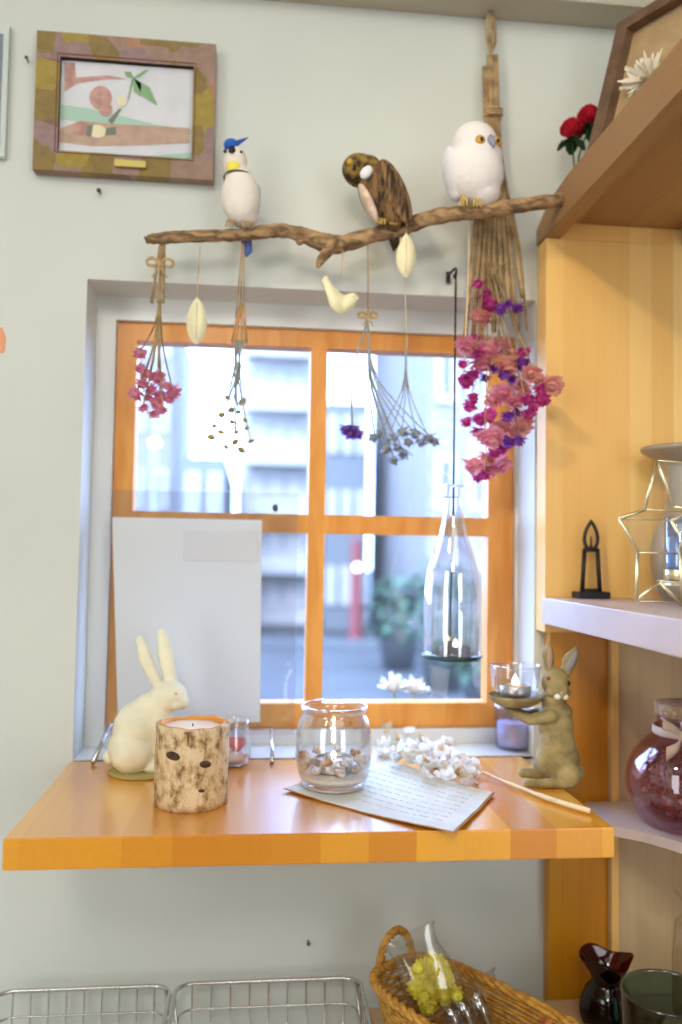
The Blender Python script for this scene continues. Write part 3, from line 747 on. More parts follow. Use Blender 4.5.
for i, (k, x, y) in enumerate(plist):
    tip = U(x, y, Y=(-.05+random.uniform(-.03, .025)) if x < 526 else (-.092+random.uniform(-.012, .012)))
    if i % 4 == 0: spray(bb, U(494+random.uniform(-10, 14), 262, Y=-.03), tip, .0011, .0007, M['straw'], random.uniform(-.1, .1))
    if k not in prot: b_ = prot[k] = obj('blossom', blossom(rad[k], 13, 3, 1.35), mats_[k], bb)
    else: b_ = prot[k].copy(); COL.objects.link(b_); b_.parent = bb
    b_.location = tip-bb.location; b_.rotation_euler = (random.uniform(-.5, .9), random.uniform(-.5, .5), random.uniform(0, 6)); b_.scale = [random.uniform(.72, 1.0)]*3
# the nail that holds it
t = thing('nail', U(491, 10, Y=0), 'nail at the top of the large dried flower bunch', 'nail')
obj('shank', T([(0, .004, 0), (0, -.024, .001)], .0012, 8), M['black'], t); obj('head', T([(0, -.0235, .001), (0, -.026, .001)], .003, 10), M['darktin'], t)

# ================================================================= TEALIGHTS
def tealight(p, r, h, label, group=None, tin='alu', flame=True, fl=1.):
    t = thing('tealight', p, label, 'candle', group)
    obj('cup', vessel([(r*.96, 0), (r, h*.2), (r, h)], .0006, .0008, 28), M[tin], t)
    obj('wax', lathe([(0, .001), (r*.93, .001), (r*.93, h*.78), (r*.5, h*.72), (0, h*.72)], 28), M['wax'], t)
    obj('wick', T([(0, 0, h*.7), (.0003, 0, h*.7+.006)], .0006, 6), M['black'], t)
    if flame:
        z = h*.72+.003
        obj('flame', lathe([(0, z), (.0028*fl, z+.0015*fl), (.0036*fl, z+.004*fl), (.0022*fl, z+.0075*fl), (0, z+.0105*fl)], 14), M['flame'], t)
    return t

# ================================================================= HANGING BOTTLE LANTERN
Yb = -.045; s = pxs(Yb)
hk = U(454, 268, Y=-.045); hk.y = -.001; hk.x = U(452, 656, Y=Yb).x+.0005; t = thing('wall_hook', hk, 'black hook on the wall above the window holding the bottle wire', 'hook')
obj('hook', T([Vector(c[:3]) for c in smoothcurve([(0, .003, .006), (0, -.012, .004), (.0, -.040, .001), (0, -.046, -.006), (0, -.040, -.012), (0, -.034, -.006)], 5)], .0018, 8), M['black'], t)
obj('plate', B((-.003, -.002, -.006), (.003, 0, .010), .0006), M['black'], t)
bt = U(452, 656, Y=Yb)
t = thing('bottle_lantern', bt, 'clear cut-bottom glass bottle lantern hanging on a black wire', 'lantern')
H = (656-482)*s
prof = [(28.5*s, 2*s), (29*s, 20*s), (29*s, 52*s), (28*s, 70*s), (25.5*s, 88*s), (21*s, 104*s), (15.5*s, 120*s), (11.5*s, 136*s), (9.6*s, 150*s), (9*s, 158*s), (9*s, 160*s), (10.6*s, 161*s), (10.6*s, 171*s), (9.8*s, 174*s)]
pr = smoothcurve(prof, 3)
bm = lathe(pr + [(r-2*s, z) for r, z in pr[::-1]] + [pr[0]], 48)
obj('bottle', bm, M['bottle'], t)
tray = vessel([(24*s, -3*s), (29*s, -2.5*s), (30.5*s, 0), (30.8*s, 1.2*s)], .0012, -.0030, 40)
obj('tray', tray, mat('dark_green_tray', (.03, .08, .075), .25, metal=.4), t)
topw = Vector((hk.x-bt.x, 0, hk.z-.010-bt.z))
obj('wire', T([(0, .012, -.002), (0, .010, 60*s), (0, 0, 130*s), (0, 0, 174*s), topw], .0013, 8), M['black'], t)
tealight(bt+Vector((2*s, -6*s, -.0022+.0005)), 15.5*s, 12*s, 'lit tealight in a dark tin under the hanging bottle', tin='darktin')

# ================================================================= ACRYLIC STAND WITH WHITE BOARD
t = thing('acrylic_stand', (U(205, 740, Y=.02).x, .03, .9312), 'clear acrylic sheet stand with two metal pins before the left panes', 'sign stand')
ya = .045
A = U(111, 489, Y=ya); Bq = U(299, 492, Y=ya); Cq = U(262, 726, Y=ya); 
obj('sheet', B((A.x, ya, .951), (Bq.x, ya+.003, A.z), .0004), M['acryl'], t, False, True)
o = obj('pin', T([U(272, 729, Y=ya-.002), U(272, 762, Z=.9330)], [.0026, .0026], 12), M['steel'], t, True, True)
o = obj('pin', T([U(111, 724, Y=ya-.002), U(93, 762, Z=.9330)], [.0032, .0032], 12), M['steel'], t, True, True)
for q in (U(272, 763, Z=.9330), U(93, 763, Z=.9330)):
    obj('pin_tip', ell(bmesh.new(), q, (.003, .003, .0022)), mat('brown_rubber', (.25, .14, .07), .7), t, True, True)
obj('clip', prism([(-.003, 0), (.003, .001), (.0045, -.007), (0, -.010), (-.0035, -.006)], .004, lambda a, b, t_: Vector((a, -t_, b))+U(275, 505, Y=ya-.001)), M['darktin'], t, False, True)
yb_ = .037
pa, pb2, pc, pd = U(112, 517, Y=yb_), U(262, 520, Y=yb_), U(260, 722, Y=yb_), U(118, 722, Y=yb_)
bm = bmesh.new()
f = [bm.verts.new(p) for p in (pa, pb2, pc, pd)]; g = [bm.verts.new(p+Vector((0, .004, 0))) for p in (pa, pb2, pc, pd)]
bm.faces.new(f); bm.faces.new(g[::-1])
for i in range(4): bm.faces.new((f[i], g[i], g[(i+1) % 4], f[(i+1) % 4]))
t = thing('notice_board', pd, 'blank white card panel standing against the acrylic sheet', 'card')
cm = mat('white_card', (.80, .82, .82), .5); tn = cm.node_tree.nodes.new('ShaderNodeBsdfTranslucent'); tn.inputs[0].default_value = (.80, .82, .82, 1)
xm = cm.node_tree.nodes.new('ShaderNodeMixShader'); xm.inputs[0].default_value = .3
cm.node_tree.links.new(cm.node_tree.nodes['Principled BSDF'].outputs[0], xm.inputs[1]); cm.node_tree.links.new(tn.outputs[0], xm.inputs[2]); cm.node_tree.links.new(xm.outputs[0], cm.node_tree.nodes['Material Output'].inputs[0])
obj('card', bm, cm, t, False, True)
bm = B((U(184, 530, Y=yb_).x, yb_-.0015, U(184, 560, Y=yb_).z), (U(258, 530, Y=yb_).x, yb_-.0001, U(184, 531, Y=yb_).z))
obj('pasted_slip', bm, mat('pale_blue_slip', (.62, .64, .70), .5), t, False, True)

# ================================================================= CREAM RABBIT
s = pxs(-.07); base = U(140, 772, Z=.9297)
s = pxs(base.y)
t = thing('rabbit_figurine', base, 'cream plaster rabbit figurine sitting at left end of the table', 'figurine')
bm = bmesh.new(); E_ = lambda c, r, rot=(0, 0, 0): ell(bm, (c[0]*s, c[1]*s, c[2]*s), [q*s for q in r], rot)
E_((-6, 0, 24), (25, 22, 24)); E_((-7, -8, 20), (21, 18, 20)); E_((-2, 0, 42), (25, 20, 28), (0, .35, 0)); E_((12, 0, 44), (18, 16, 32), (0, .1, 0)); E_((8, 0, 60), (18, 15, 16))
E_((21, 0, 70), (16, 14, 15)); E_((28, -1, 74), (15.5, 13, 14), (0, .3, 0)); E_((37, -3, 68), (8.5, 8, 8)); E_((33, -8, 66), (6, 5, 6)); E_((20, -9, 8), (20, 9, 8)); E_((24, 8, 8), (18, 8, 8)); E_((18, -7, 26), (8, 7, 20), (0, -.15, 0)); E_((22, 7, 26), (8, 7, 20)); E_((-28, 3, 14), (8, 8, 8))
caps(bm, (17*s, -2*s, 80*s), (3*s, -3*s, 108*s), 5*s, 7*s, 9, .7); caps(bm, (3*s, -3*s, 108*s), (-3*s, -3*s, 127*s), 7*s, 4.5*s, 9, .7); caps(bm, (28*s, 3*s, 80*s), (21*s, 4*s, 112*s), 6.5*s, 8.5*s, 10, .65); caps(bm, (21*s, 4*s, 112*s), (17*s, 5*s, 133*s), 8.5*s, 5*s, 8, .65)
obj('body', sculpt(bm, .0016, 5), M['cream'], t)
obj('base', lathe([(0, 0), (31*s, 0), (32*s, 1.2*s), (30*s, 3*s), (0, 3*s)], 36, (2*s, 0, 0)), mat('gold_brown_base', (.42, .32, .10), .6), t)
obj('eye', ell(bmesh.new(), (33*s, -12*s, 77*s), (1.8*s, 1.3*s, 1.6*s)), mat('cream_eye', (.62, .57, .36), .5), t)

# ================================================================= LOG CANDLE
base = U(190.5, 802, Z=.9297); s = pxs(base.y)
t = thing('log_candle', base, 'birch log candle holder with bark and two dark knots', 'candle')
def wobl(r, z, a): return (r*(1+.018*math.sin(3*a+z*20)+.012*math.sin(7*a+2+z*60)), (.0012*math.sin(2*a+.6)+.0005*math.sin(9*a)) if z > .05 else 0)
barkm = bpy.data.materials.new('pale_bark'); barkm.use_nodes = True
N = barkm.node_tree.nodes; L = barkm.node_tree.links; b = N['Principled BSDF']; b.inputs['Roughness'].default_value = .8
tc = N.new('ShaderNodeTexCoord'); mp = N.new('ShaderNodeMapping'); mp.inputs['Scale'].default_value = (1, 1, .6); L.new(tc.outputs['Object'], mp.inputs[0])
n = N.new('ShaderNodeTexNoise'); n.inputs['Scale'].default_value = 95; n.inputs['Detail'].default_value = 6; n.inputs['Roughness'].default_value = .7; L.new(mp.outputs[0], n.inputs['Vector'])
r_ = N.new('ShaderNodeValToRGB'); e = r_.color_ramp.elements; e[0].position = .36; e[0].color = (.22, .115, .045, 1); e[1].position = .56; e[1].color = (.76, .60, .37, 1)
q = e.new(.455); q.color = (.55, .38, .19, 1); L.new(n.outputs['Fac'], r_.inputs['Fac']); L.new(r_.outputs[0], b.inputs['Base Color'])
bp = N.new('ShaderNodeBump'); bp.inputs['Strength'].default_value = .8; bp.inputs['Distance'].default_value = .003; L.new(n.outputs['Fac'], bp.inputs['Height']); L.new(bp.outputs[0], b.inputs['Normal'])
HL = 76*s; Rl = 35.5*s
obj('bark', lathe([(0, 0), (Rl*.98, 0)] + [(Rl*(1.0+.01*math.sin(i)), HL*i/14) for i in range(15)] + [(Rl-.003, HL+.0008), (Rl-.0045, HL), (Rl-.0045, HL-.012), (0, HL-.012)], 64, wob=wobl), barkm, t)
obj('inner_rim', lathe([(Rl-.0035, HL-.004), (Rl-.0035, HL+.0016), (Rl-.007, HL+.0010), (Rl-.007, HL-.006)], 64, wob=wobl), mat('orange_inner_bark', (.80, .33, .05), .6), t)
obj('wax', lathe([(0, HL-.011), (Rl-.0075, HL-.011), (Rl-.0080, HL-.0022), (Rl*.5, HL-.0035), (0, HL-.0035)], 48), M['peach'], t)
obj('wick', T([(0, 0, HL-.005), (.0008, 0, HL-.0005)], .0007, 6), M['black'], t)
for dx, dz, w in ((-15, 52, 7.5), (15, 44, 6), (12, 20, 3)):
    an = math.asin(dx*s/Rl); 
    bm = ell(bmesh.new(), (0, 0, 0), (w*s, .0022, w*.55*s), (0, .15, 0)); bmesh.ops.rotate(bm, cent=(0, 0, 0), matrix=Matrix.Rotation(an, 3, 'Z'), verts=bm.verts)
    bmesh.ops.translate(bm, vec=(dx*s, -math.cos(an)*Rl*.995, dz*s), verts=bm.verts)
    obj('knot', bm, mat('dark_knot', (.07, .035, .02), .9, var=.4, vscale=200), t)
obj('split', prism([(-2*s, 0), (1.5*s, 0), (.4*s, -13*s), (-.4*s, -13*s)], .002, lambda a, b_, tt: Vector((a-1*s, -Rl*1.0-tt+.001, HL-1.0*s+b_))), mat('dark_split', (.22, .10, .04), .9), t, False)

# ================================================================= GLASS DISH WITH PINK CANDLE
base = U(232, 764, Z=.9297); s = pxs(base.y)
t = thing('glass_dish', base, 'clear glass dish with rolled foot half hidden behind the log candle', 'dish')
obj('bowl', vessel([(13*s, 0), (17*s, 3*s), (19*s, 12*s), (18*s, 24*s), (16*s, 36*s), (17*s, 44*s)], .0016, .003, 40), M['glass'], t)
t = thing('heart_candle', base+Vector((4*s, 0, .003)), 'pink red heart-shaped wax in the glass dish behind the log', 'candle')
hp = [(0, -9), (6, -3), (10, 3), (9, 8), (5, 10), (0, 6), (-5, 10), (-9, 8), (-10, 3), (-6, -3)]
obj('heart', prism([(a*s*.95, (b_+9)*s*.9+.010) for a, b_ in hp], .008, lambda a, b_, tt: Vector((a, tt-.004, b_)), .0018), mat('pink_red_wax', (.80, .18, .22), .4), t)
obj('wax_bed', lathe([(0, 0), (11*s, 0), (13*s, 9*s), (0, 10*s)], 24), mat('pale_pink_wax', (.85, .70, .72), .4), t)

# ================================================================= PAPER SHEET
zp = .9305
quad = [U(283, 791, Z=zp), U(455, 838, Z=zp), U(495, 795, Z=zp), U(372, 757, Z=zp)]
t = thing('paper_sheet', (quad[0]+quad[2])/2, 'aged handwritten paper sheet with singed edges under the jar', 'paper')
def edge(a, b_, n, amp):
    random.seed(int(a.x*1000)); d = (b_-a); nn = Vector((-d.y, d.x, 0)).normalized()
    return [a+d*(i/n)+nn*(random.uniform(-amp, amp) if i else 0) for i in range(n)]
ol = edge(quad[0], quad[1], 16, .0014)+edge(quad[1], quad[2], 9, .001)+edge(quad[2], quad[3], 8, .001)+edge(quad[3], quad[0], 10, .001)
c0 = t.location
def curl(p): 
    d = (p-c0).length; return Vector((p.x, p.y, zp+.0035*max(0, (d-.07)/.06)))
def sheet(ol, off, m, name, k=1.):
    bm = bmesh.new(); ctr = sum(ol, Vector())/len(ol)
    rings = []
    for f_ in (0, .3, .6, .85, 1.):
        ringv = [curl(ctr.lerp(p, f_*k))+Vector((0, 0, off)) for p in ol] if f_ else [curl(ctr)+Vector((0, 0, off))]
        rings.append(ringv)
    for side in (0, -.0005):
        vr = [[bm.verts.new(v+Vector((0, 0, side))) for v in r2] for r2 in rings]
        n = len(ol)
        for i in range(n): bm.faces.new((vr[0][0], vr[1][i], vr[1][(i+1) % n]))
        for j in range(1, 4):
            for i in range(n): bm.faces.new((vr[j][i], vr[j+1][i], vr[j+1][(i+1) % n], vr[j][(i+1) % n]))
        if side == 0: topr = vr[-1]
        else:
            for i in range(n): bm.faces.new((topr[i], vr[-1][i], vr[-1][(i+1) % n], topr[(i+1) % n]))
    return obj(name, bm, m, t, False, True)
sheet(ol, 0, M['burnt'], 'singed_edge'); sheet(ol, .0007, M['paper'], 'page', .975)
bm = bmesh.new()
ux = (quad[2]-quad[3]).normalized()
for i in range(9):
    a = quad[3].lerp(quad[0], .12+.09*i); b_ = quad[2].lerp(quad[1], .12+.09*i)
    u = .12
    while u < .88:
        w = random.uniform(.02, .07); p, q = a.lerp(b_, u), a.lerp(b_, min(.9, u+w)); nn = Vector((0, .0006, 0))
        z = Vector((0, 0, .0016))
        tube(bm, [curl(p)+z, curl(p.lerp(q, .5))+z, curl(q)+z], .00035, 4)
        u += w+.018
hw = obj('handwriting', bm, M['ink'], t, True, True)

# ================================================================= GLASS JAR WITH CANDLE AND SHELLS
base = U(333, 786, Z=.9325); s = pxs(base.y)
t = thing('glass_jar', base, 'round clear glass jar with rolled rim standing on the paper', 'jar')
pr = smoothcurve([(25*s, 0), (30*s, 2*s), (34*s, 9*s), (37.5*s, 26*s), (38*s, 46*s), (35.5*s, 62*s), (31.5*s, 70*s), (31*s, 73*s), (33*s, 76*s), (33.2*s, 79*s)], 4)
obj('bowl', vessel(pr, .0022, .007, 56), M['glass'], t)
jb = base+Vector((0, 0, .0073))
sb = obj('sand', lathe([(0, .0004), (30*s, .0004), (33.5*s, 4*s), (34*s, 7*s), (20*s, 8.5*s), (0, 8*s)], 40), mat('pale_sand', (.84, .76, .66), .9, var=.08, vscale=400, bump=.6, bscale=500))
sb.location = jb; tag(sb, 'pale sand bed in the bottom of the round glass jar', 'sand', kind='stuff')
jb = jb+Vector((0, 0, 8.6*s))
tealight(jb+Vector((0, -.002, .0002)), 19*s, 14*s, 'lit tealight inside the round glass jar', fl=.85)
shellm = [mat('shell_cream', (.90, .80, .68), .5, col2=(.72, .48, .32), vscale=150), mat('shell_white', (.85, .82, .78), .5, var=.05), mat('shell_brown', (.60, .34, .18), .5, var=.3, vscale=120)]
def shell(p, r, m, label, kind='cone'):
    t = thing('seashell', p, label, 'shell', 'seashells around the tealight in the glass jar')
    bm = bmesh.new(); pts_ = []
    for i in range(40):
        a = i*.42; k = i/39
        pts_.append(((1-k)*r*.62*math.cos(a), (1-k)*r*.62*math.sin(a), r*.42+k*r*1.25))
    tube(bm, pts_, [max(.0003, r*.42*(1-i/39)) for i in range(40)], 8)
    ell(bm, (0, 0, r*.6), (r*.55, r*.55, r*.6), sub=2)
    obj('whorl', bm, m, t)
    t.rotation_euler = (random.uniform(.2, .7), random.uniform(-.5, .5), random.uniform(0, 6))
random.seed(21)
desc = ['spiral cream shell', 'small white spiral shell', 'brown spotted spiral shell']
places = ['front left', 'left', 'back left', 'back', 'back right', 'right', 'front right', 'front']
for i in range(16):
    a = 2*PI*i/16+PI*1.15; rr = 27.5*s; 
    d = desc[i % 3]
    shell(jb+Vector((rr*math.cos(a), rr*math.sin(a), .0015 if i % 2 else .012)), .0078, shellm[i % 3], d+' beside the tealight in the round glass jar')

# ================================================================= DRIED WHITE HYDRANGEA SPRIG
zt = .9312
random.seed(9)
t = thing('dried_flower_sprig', U(430, 768, Z=.931), 'dried cream white flower sprig with thick pale stalk lying on the table', 'dried flowers')
a, b_ = U(462, 765, Z=.937), U(590, 811, Z=.934)
m1 = U(513, 785, Z=.934); m2_ = U(554, 800.5, Z=.934)
obj('stalk', T([Vector(c[:3])-t.location for c in smoothcurve([tuple(U(400, 752, Z=.945)), tuple(a), tuple(m1), tuple(m2_), tuple(b_)], 6)], [.0012]*6+[.0016]*6+[.0022]*4+[.0030]*9, 10), M['palestem'], t)
hm = [fm('cream_bracts', (.90, .87, .80), (.96, .94, .90), 60, .55), fm('tan_bracts', (.62, .44, .22), (.84, .72, .5), 60)]
def floret(r):
    bm = bmesh.new()
    for k in range(4):
        an = PI/2*k; petal(bm, (0, 0, 0), (math.cos(an), math.sin(an), .3), (0, 0, 1), r, r*.55, .25, 4)
    for k in range(4):
        an = PI/2*k+.8; petal(bm, (0, 0, .001), (math.cos(an), math.sin(an), .8), (0, 0, 1), r*.7, r*.4, .3, 3)
    ell(bm, (0, 0, 0), (r*.14, r*.14, r*.14), sub=1)
    return bm
fp = [obj('floret', floret(.0135), hm[0], t), obj('floret', floret(.0115), hm[1], t)]
for i in range(84):
    u = random.random(); x = 378+u*100; yc = 757+u*18
    y = yc+random.gauss(0, 9-3*abs(u-.5)); z = .937+random.random()*.026*(1-abs(u-.4))
    if x < 395: y -= 4
    k = 1 if random.random() < .16 else 0
    f_ = fp[k]
    if i > 1: f_ = f_.copy(); COL.objects.link(f_); f_.parent = t
    else: f_ = fp[i]
    q = U(x, y, Z=.937); f_.location = Vector((q.x, q.y, z))-t.location
    f_.rotation_euler = (random.uniform(-1, 1), random.uniform(-1, 1), random.uniform(0, 6)); f_.scale = [random.uniform(.6, 1.05)]*3

# ================================================================= OLIVE RABBIT CANDLE HOLDER
base = U(553, 783.5, Z=.9297); s = pxs(base.y)
t = thing('rabbit_candle_holder', base, 'olive grey rabbit figurine standing and holding out a round dish', 'candle holder')
bm = bmesh.new(); E_ = lambda c, r, rot=(0, 0, 0): ell(bm, (c[0]*s, c[1]*s, c[2]*s), [q*s for q in r], rot)
E_((5, 0, 24), (22.5, 20, 25)); E_((3, -3, 38), (19, 17, 26)); E_((3, 0, 58), (18, 15, 22)); E_((3, 0, 72), (17, 14, 12)); E_((0, 0, 84), (13, 12, 14))
E_((1, -2, 103), (14, 14, 14.5)); E_((2, -9, 96), (10, 10, 9)); E_((3, -16, 92), (6.5, 5, 5.5)); E_((-6, -9, 94), (5, 5, 5)); E_((11, -8, 93), (5, 5, 5))
E_((27, 6, 10), (8, 8, 9))                                   # tail
E_((10, -12, 12), (14, 12, 14)); E_((-4, 10, 14), (14, 12, 14))
caps(bm, (10*s, -17*s, 5*s), (-32*s, -17*s, 5*s), 6*s, 4.5*s, 8); caps(bm, (0, 6*s, 7*s), (-29*s, 8*s, 9*s), 7*s, 5*s, 7)   # feet
caps(bm, (-6*s, -10*s, 70*s), (-27*s, -8*s, 66*s), 8*s, 6*s, 6); caps(bm, (-27*s, -8*s, 66*s), (-50*s, -4*s, 76*s), 6*s, 3.6*s, 6)   # near arm
caps(bm, (-6*s, 8*s, 70*s), (-26*s, 9*s, 67*s), 7*s, 5*s, 6); caps(bm, (-26*s, 9*s, 67*s), (-44*s, 7*s, 75.5*s), 5*s, 3.4*s, 6)
caps(bm, (-4*s, 0, 112*s), (-4.5*s, 2*s, 130*s), 5*s, 6.6*s, 6, .6); caps(bm, (-4.5*s, 2*s, 130*s), (-4*s, 2*s, 144*s), 6.6*s, 1.5*s, 8, .6)
caps(bm, (12*s, 0, 110*s), (19*s, 2*s, 125*s), 5.5*s, 8*s, 6, .6); caps(bm, (19*s, 2*s, 125*s), (25.5*s, 2*s, 138*s), 7.8*s, 1.5*s, 8, .6)
obj('body', sculpt(bm, .0014, 3), M['stone'], t)
obj('ear_inside', ell(bmesh.new(), (-4.8*s, -2.6*s, 127*s), (3*s, 1.4*s, 11*s), (0, .03, 0)), M['stonein'], t)
obj('ear_inside', ell(bmesh.new(), (18.6*s, -3.2*s, 124*s), (3.6*s, 1.4*s, 11*s), (0, .45, 0)), mat('blue_grey_ear', (.30, .28, .30), .6), t)
obj('dish', vessel([(10*s, 0), (17*s, 1*s), (24*s, 5*s), (27*s, 9*s), (27.5*s, 11*s)], .0018, 8*s, 44, (-41*s, -3*s, 78.6*s)), M['stone'], t)
obj('eye', ell(bmesh.new(), (-9.5*s, -11.5*s, 108*s), (2*s, 1.6*s, 2.2*s)), mat('red_brown_eye', (.30, .07, .05), .3), t)
obj('eye', ell(bmesh.new(), (12.0*s, -11*s, 103*s), (2*s, 2*s, 2.2*s)), M['eyeb'], t)
obj('nose', ell(bmesh.new(), (1.5*s, -20.5*s, 95*s), (2.2*s, 1.4*s, 1.6*s)), mat('pink_nose', (.55, .35, .28), .5), t)
for dx in (-2.4, 5.4):
    obj('muzzle_pad', ell(bmesh.new(), (dx*s, -18.5*s, 90.5*s), (3.6*s, 2.6*s, 3*s)), mat('white_muzzle', (.82, .80, .74), .6), t)
dz = base+Vector((-41*s, -3*s, 86.6*s+.0002))
t = thing('glass_cup', dz, 'clear glass votive cup standing on the dish of the olive rabbit', 'cup')
obj('cup', vessel(smoothcurve([(15*s, .0002), (21*s, 4*s), (24*s, 16*s), (25.5*s, 33*s)], 4), .0016, .003, 44), M['glass'], t)
tealight(dz+Vector((0, 0, .0035)), 15.5*s, 10*s, 'lit tealight in the glass cup held by the olive rabbit', fl=1.2)

# lilac cup behind
base = U(514, 748, Z=.9312); s = pxs(base.y)
t = thing('glass_cup', base, 'lilac frosted glass cup on the window sill behind the olive rabbit', 'cup')
obj('cup', vessel(smoothcurve([(15*s, 0), (18.5*s, 3*s), (19.5*s, 20*s), (20*s, 44*s)], 4), .002, .004, 40), M['lilac'], t)
obj('wax', lathe([(0, .0042), (15.5*s, .0042), (17*s, 12*s), (17.2*s, 26*s), (0, 26*s)], 32), mat('lilac_wax', (.80, .76, .88), .5), t)

# white flowers on the outer ledge
random.seed(2)
for (x, y, lab) in ((394, 692, 'white flower head outside the lower right pane, left of the pair'), (414, 694, 'white flower head outside the lower right pane, right of the pair')):
    q = U(x, y, Y=.17); t = thing('garden_flower', (q.x, .17, .945), lab, 'flower')
    bm = bmesh.new()
    for k in range(46):
        a = random.uniform(0, 2*PI); e_ = random.uniform(.05, 1.3)
        petal(bm, (0, 0, q.z-.945), (math.cos(a)*math.cos(e_), math.sin(a)*math.cos(e_), math.sin(e_)), (0, 0, 1), random.uniform(.018, .032), .0075, .1, 3)
    obj('petals', bm, mat('white_petals', (.92, .88, .8), .7), t)
    obj('stem', T([(0, 0, -.001), (0, 0, max(.004, q.z-.945))], .002, 6), mat('green_stem', (.2, .35, .18), .7), t)

# ================================================================= MID SHELF THINGS
# iron candle silhouette
base = U(591, 599, Y=-.055); base.z = SZ+.0003; s = pxs(-.055)
t = thing('iron_ornament', base, 'black cast iron candle-shaped ornament on a small square base', 'ornament')
obj('base', B((-17*s, -.012, 0), (17*s, .012, 7*s), .0012), M['black'], t, False)
bm = bmesh.new()
for sg in (-1, 1):
    tube(bm, [(sg*9.5*s, 0, 6*s), (sg*7*s, 0, 50*s)], 2.4*s, 8)
tube(bm, [(-8*s, 0, 50*s), (8*s, 0, 50*s)], 2.3*s, 8); tube(bm, [(-10*s, 0, 8*s), (10*s, 0, 8*s)], 2*s, 8)
obj('taper_frame', bm, M['black'], t)
fl = smoothcurve([(0, 80), (5, 71), (7.2, 62), (5.5, 54), (0, 50), (-5.5, 54), (-7.2, 62), (-5, 71), (0, 80)], 4)
obj('flame_loop', T([(a*s, 0, b_*s) for a, b_ in fl[:-1]], 1.9*s, 8, True), M['black'], t)
obj('wick', T([(0, 0, 50*s), (0, 0, 64*s)], [1.6*s, .6*s], 8), M['black'], t)

# brass star lantern
ys = -.215; s = pxs(ys); c = U(660, 546, Y=ys)
st = thing('star_lantern', (c.x, ys, SZ), 'five-pointed star lantern with pale brass edges and glass faces', 'lantern')
outer = [(657.5, 465), (674, 511), (700, 515), (680, 552), (682.5, 609), (658.4, 586), (636, 606), (638, 557), (619.5, 523), (644.5, 514)]
P3 = [U(x, y, Y=ys) for x, y in outer]
dzs = min(p.z for p in P3)
P3 = [p-Vector((0, 0, dzs-SZ-.0026)) for p in P3]
Q3 = [p+Vector((.070, .018, 0)) for p in P3]
# back bottom points rest on the shelf as well
F3 = [p-st.location for p in P3]; G3 = [p-st.location for p in Q3]
for ringp in (F3, G3):
    n = len(ringp)
    for i in range(n): obj('brass_edge', T([ringp[i], ringp[(i+1) % n]], .0019, 8), M['brass'], st)
for i in range(10): obj('brass_edge', T([F3[i], G3[i]], .0010, 8), M['brass'], st)
for i in range(10):
    bm = bmesh.new(); j = (i+1) % 10; f = [bm.verts.new(p) for p in (F3[i], F3[j], G3[j], G3[i])]; bm.faces.new(f); 
    if i not in (3, 6): obj('glass_pane', bm, M['glass'], st, False)
    else: bm.free()
bm = bmesh.new(); bm.faces.new([bm.verts.new(p) for p in G3]); obj('glass_pane', bm, M['glass'], st, False)
cz = U(679, 592, Y=ys+.030)
cupb = Vector((cz.x, ys+.030, SZ+.030))
obj('candle_ledge', B((cupb.x-.018-c.x, -.004+.018, .0225), (cupb.x+.018-c.x, .046, .0285), .0005), M['brass'], st, False)
t = thing('glass_tube_candle', Vector((cupb.x, cupb.y, SZ+.0288)), 'tall pale blue glass candle tube inside the star lantern', 'candle')
obj('tube', vessel([(.015, 0), (.0155, .02), (.016, .072)], .0015, .003, 28), glass('pale_blue_glass', (.70, .80, .95), .12, .5, .05), t)
obj('wax', lathe([(0, .0035), (.0132, .0035), (.0132, .050), (0, .050)], 24), mat('blue_white_wax', (.66, .76, .92), .4), t)
obj('gold_band', lathe([(.0158, .0005), (.0165, .001), (.0165, .012), (.0158, .0125)], 28), M['brass'], t)

# stoneware vase behind the star
yv = -.095; s = pxs(yv); q = U(684, 590, Y=yv); 
t = thing('vase', (q.x, yv, SZ+.0006), 'taupe stoneware vase with a wide flared mouth behind the star', 'vase')
hv = U(684, 449, Y=yv).z-SZ
pr = smoothcurve([(20*s, 0), (27*s, .012), (33*s, .045), (30*s, .085), (19*s, .115), (14*s, hv-.028), (20*s, hv-.018), (34*s, hv-.010), (42*s, hv-.004), (43*s, hv)], 4)
obj('body', vessel(pr, .003, .004, 48), mat('taupe_stoneware', (.36, .30, .22), .4, var=.15, vscale=20, coat=.2), t)

# ================================================================= POTPOURRI JAR
base = U(685, 826, Z=LZ); s = pxs(base.y); base = Vector((base.x, base.y, LZ+.0002))
t = thing('potpourri_jar', base, 'round glass jar of dark red potpourri with cork lid and ribbon', 'jar')
pr = smoothcurve([(28*s, 0), (38*s, 2*s), (53*s, 20*s), (59*s, 44*s), (54*s, 68*s), (40*s, 86*s), (31*s, 94*s), (28.5*s, 100*s), (28*s, 112*s)], 5)
obj('glass_body', vessel(pr, .0022, .004, 56), M['violet'], t)
obj('cork_lid', lathe([(0, 109*s), (25.5*s, 109*s), (25.5*s, 112.6*s), (29*s, 113*s), (29.5*s, 124*s), (28*s, 126*s), (0, 126*s)], 40), mat('cork', (.50, .33, .20), .8, var=.25, vscale=160, bump=.4), t)
ribm = mat('beige_ribbon', (.72, .56, .42), .7, var=.06, vscale=60)
obj('ribbon_band', lathe([(30*s, 93*s), (31.8*s, 94*s), (31.8*s, 101*s), (30*s, 102*s)], 40), ribm, t)
bc = Vector((-17*s, -27*s, 98*s))
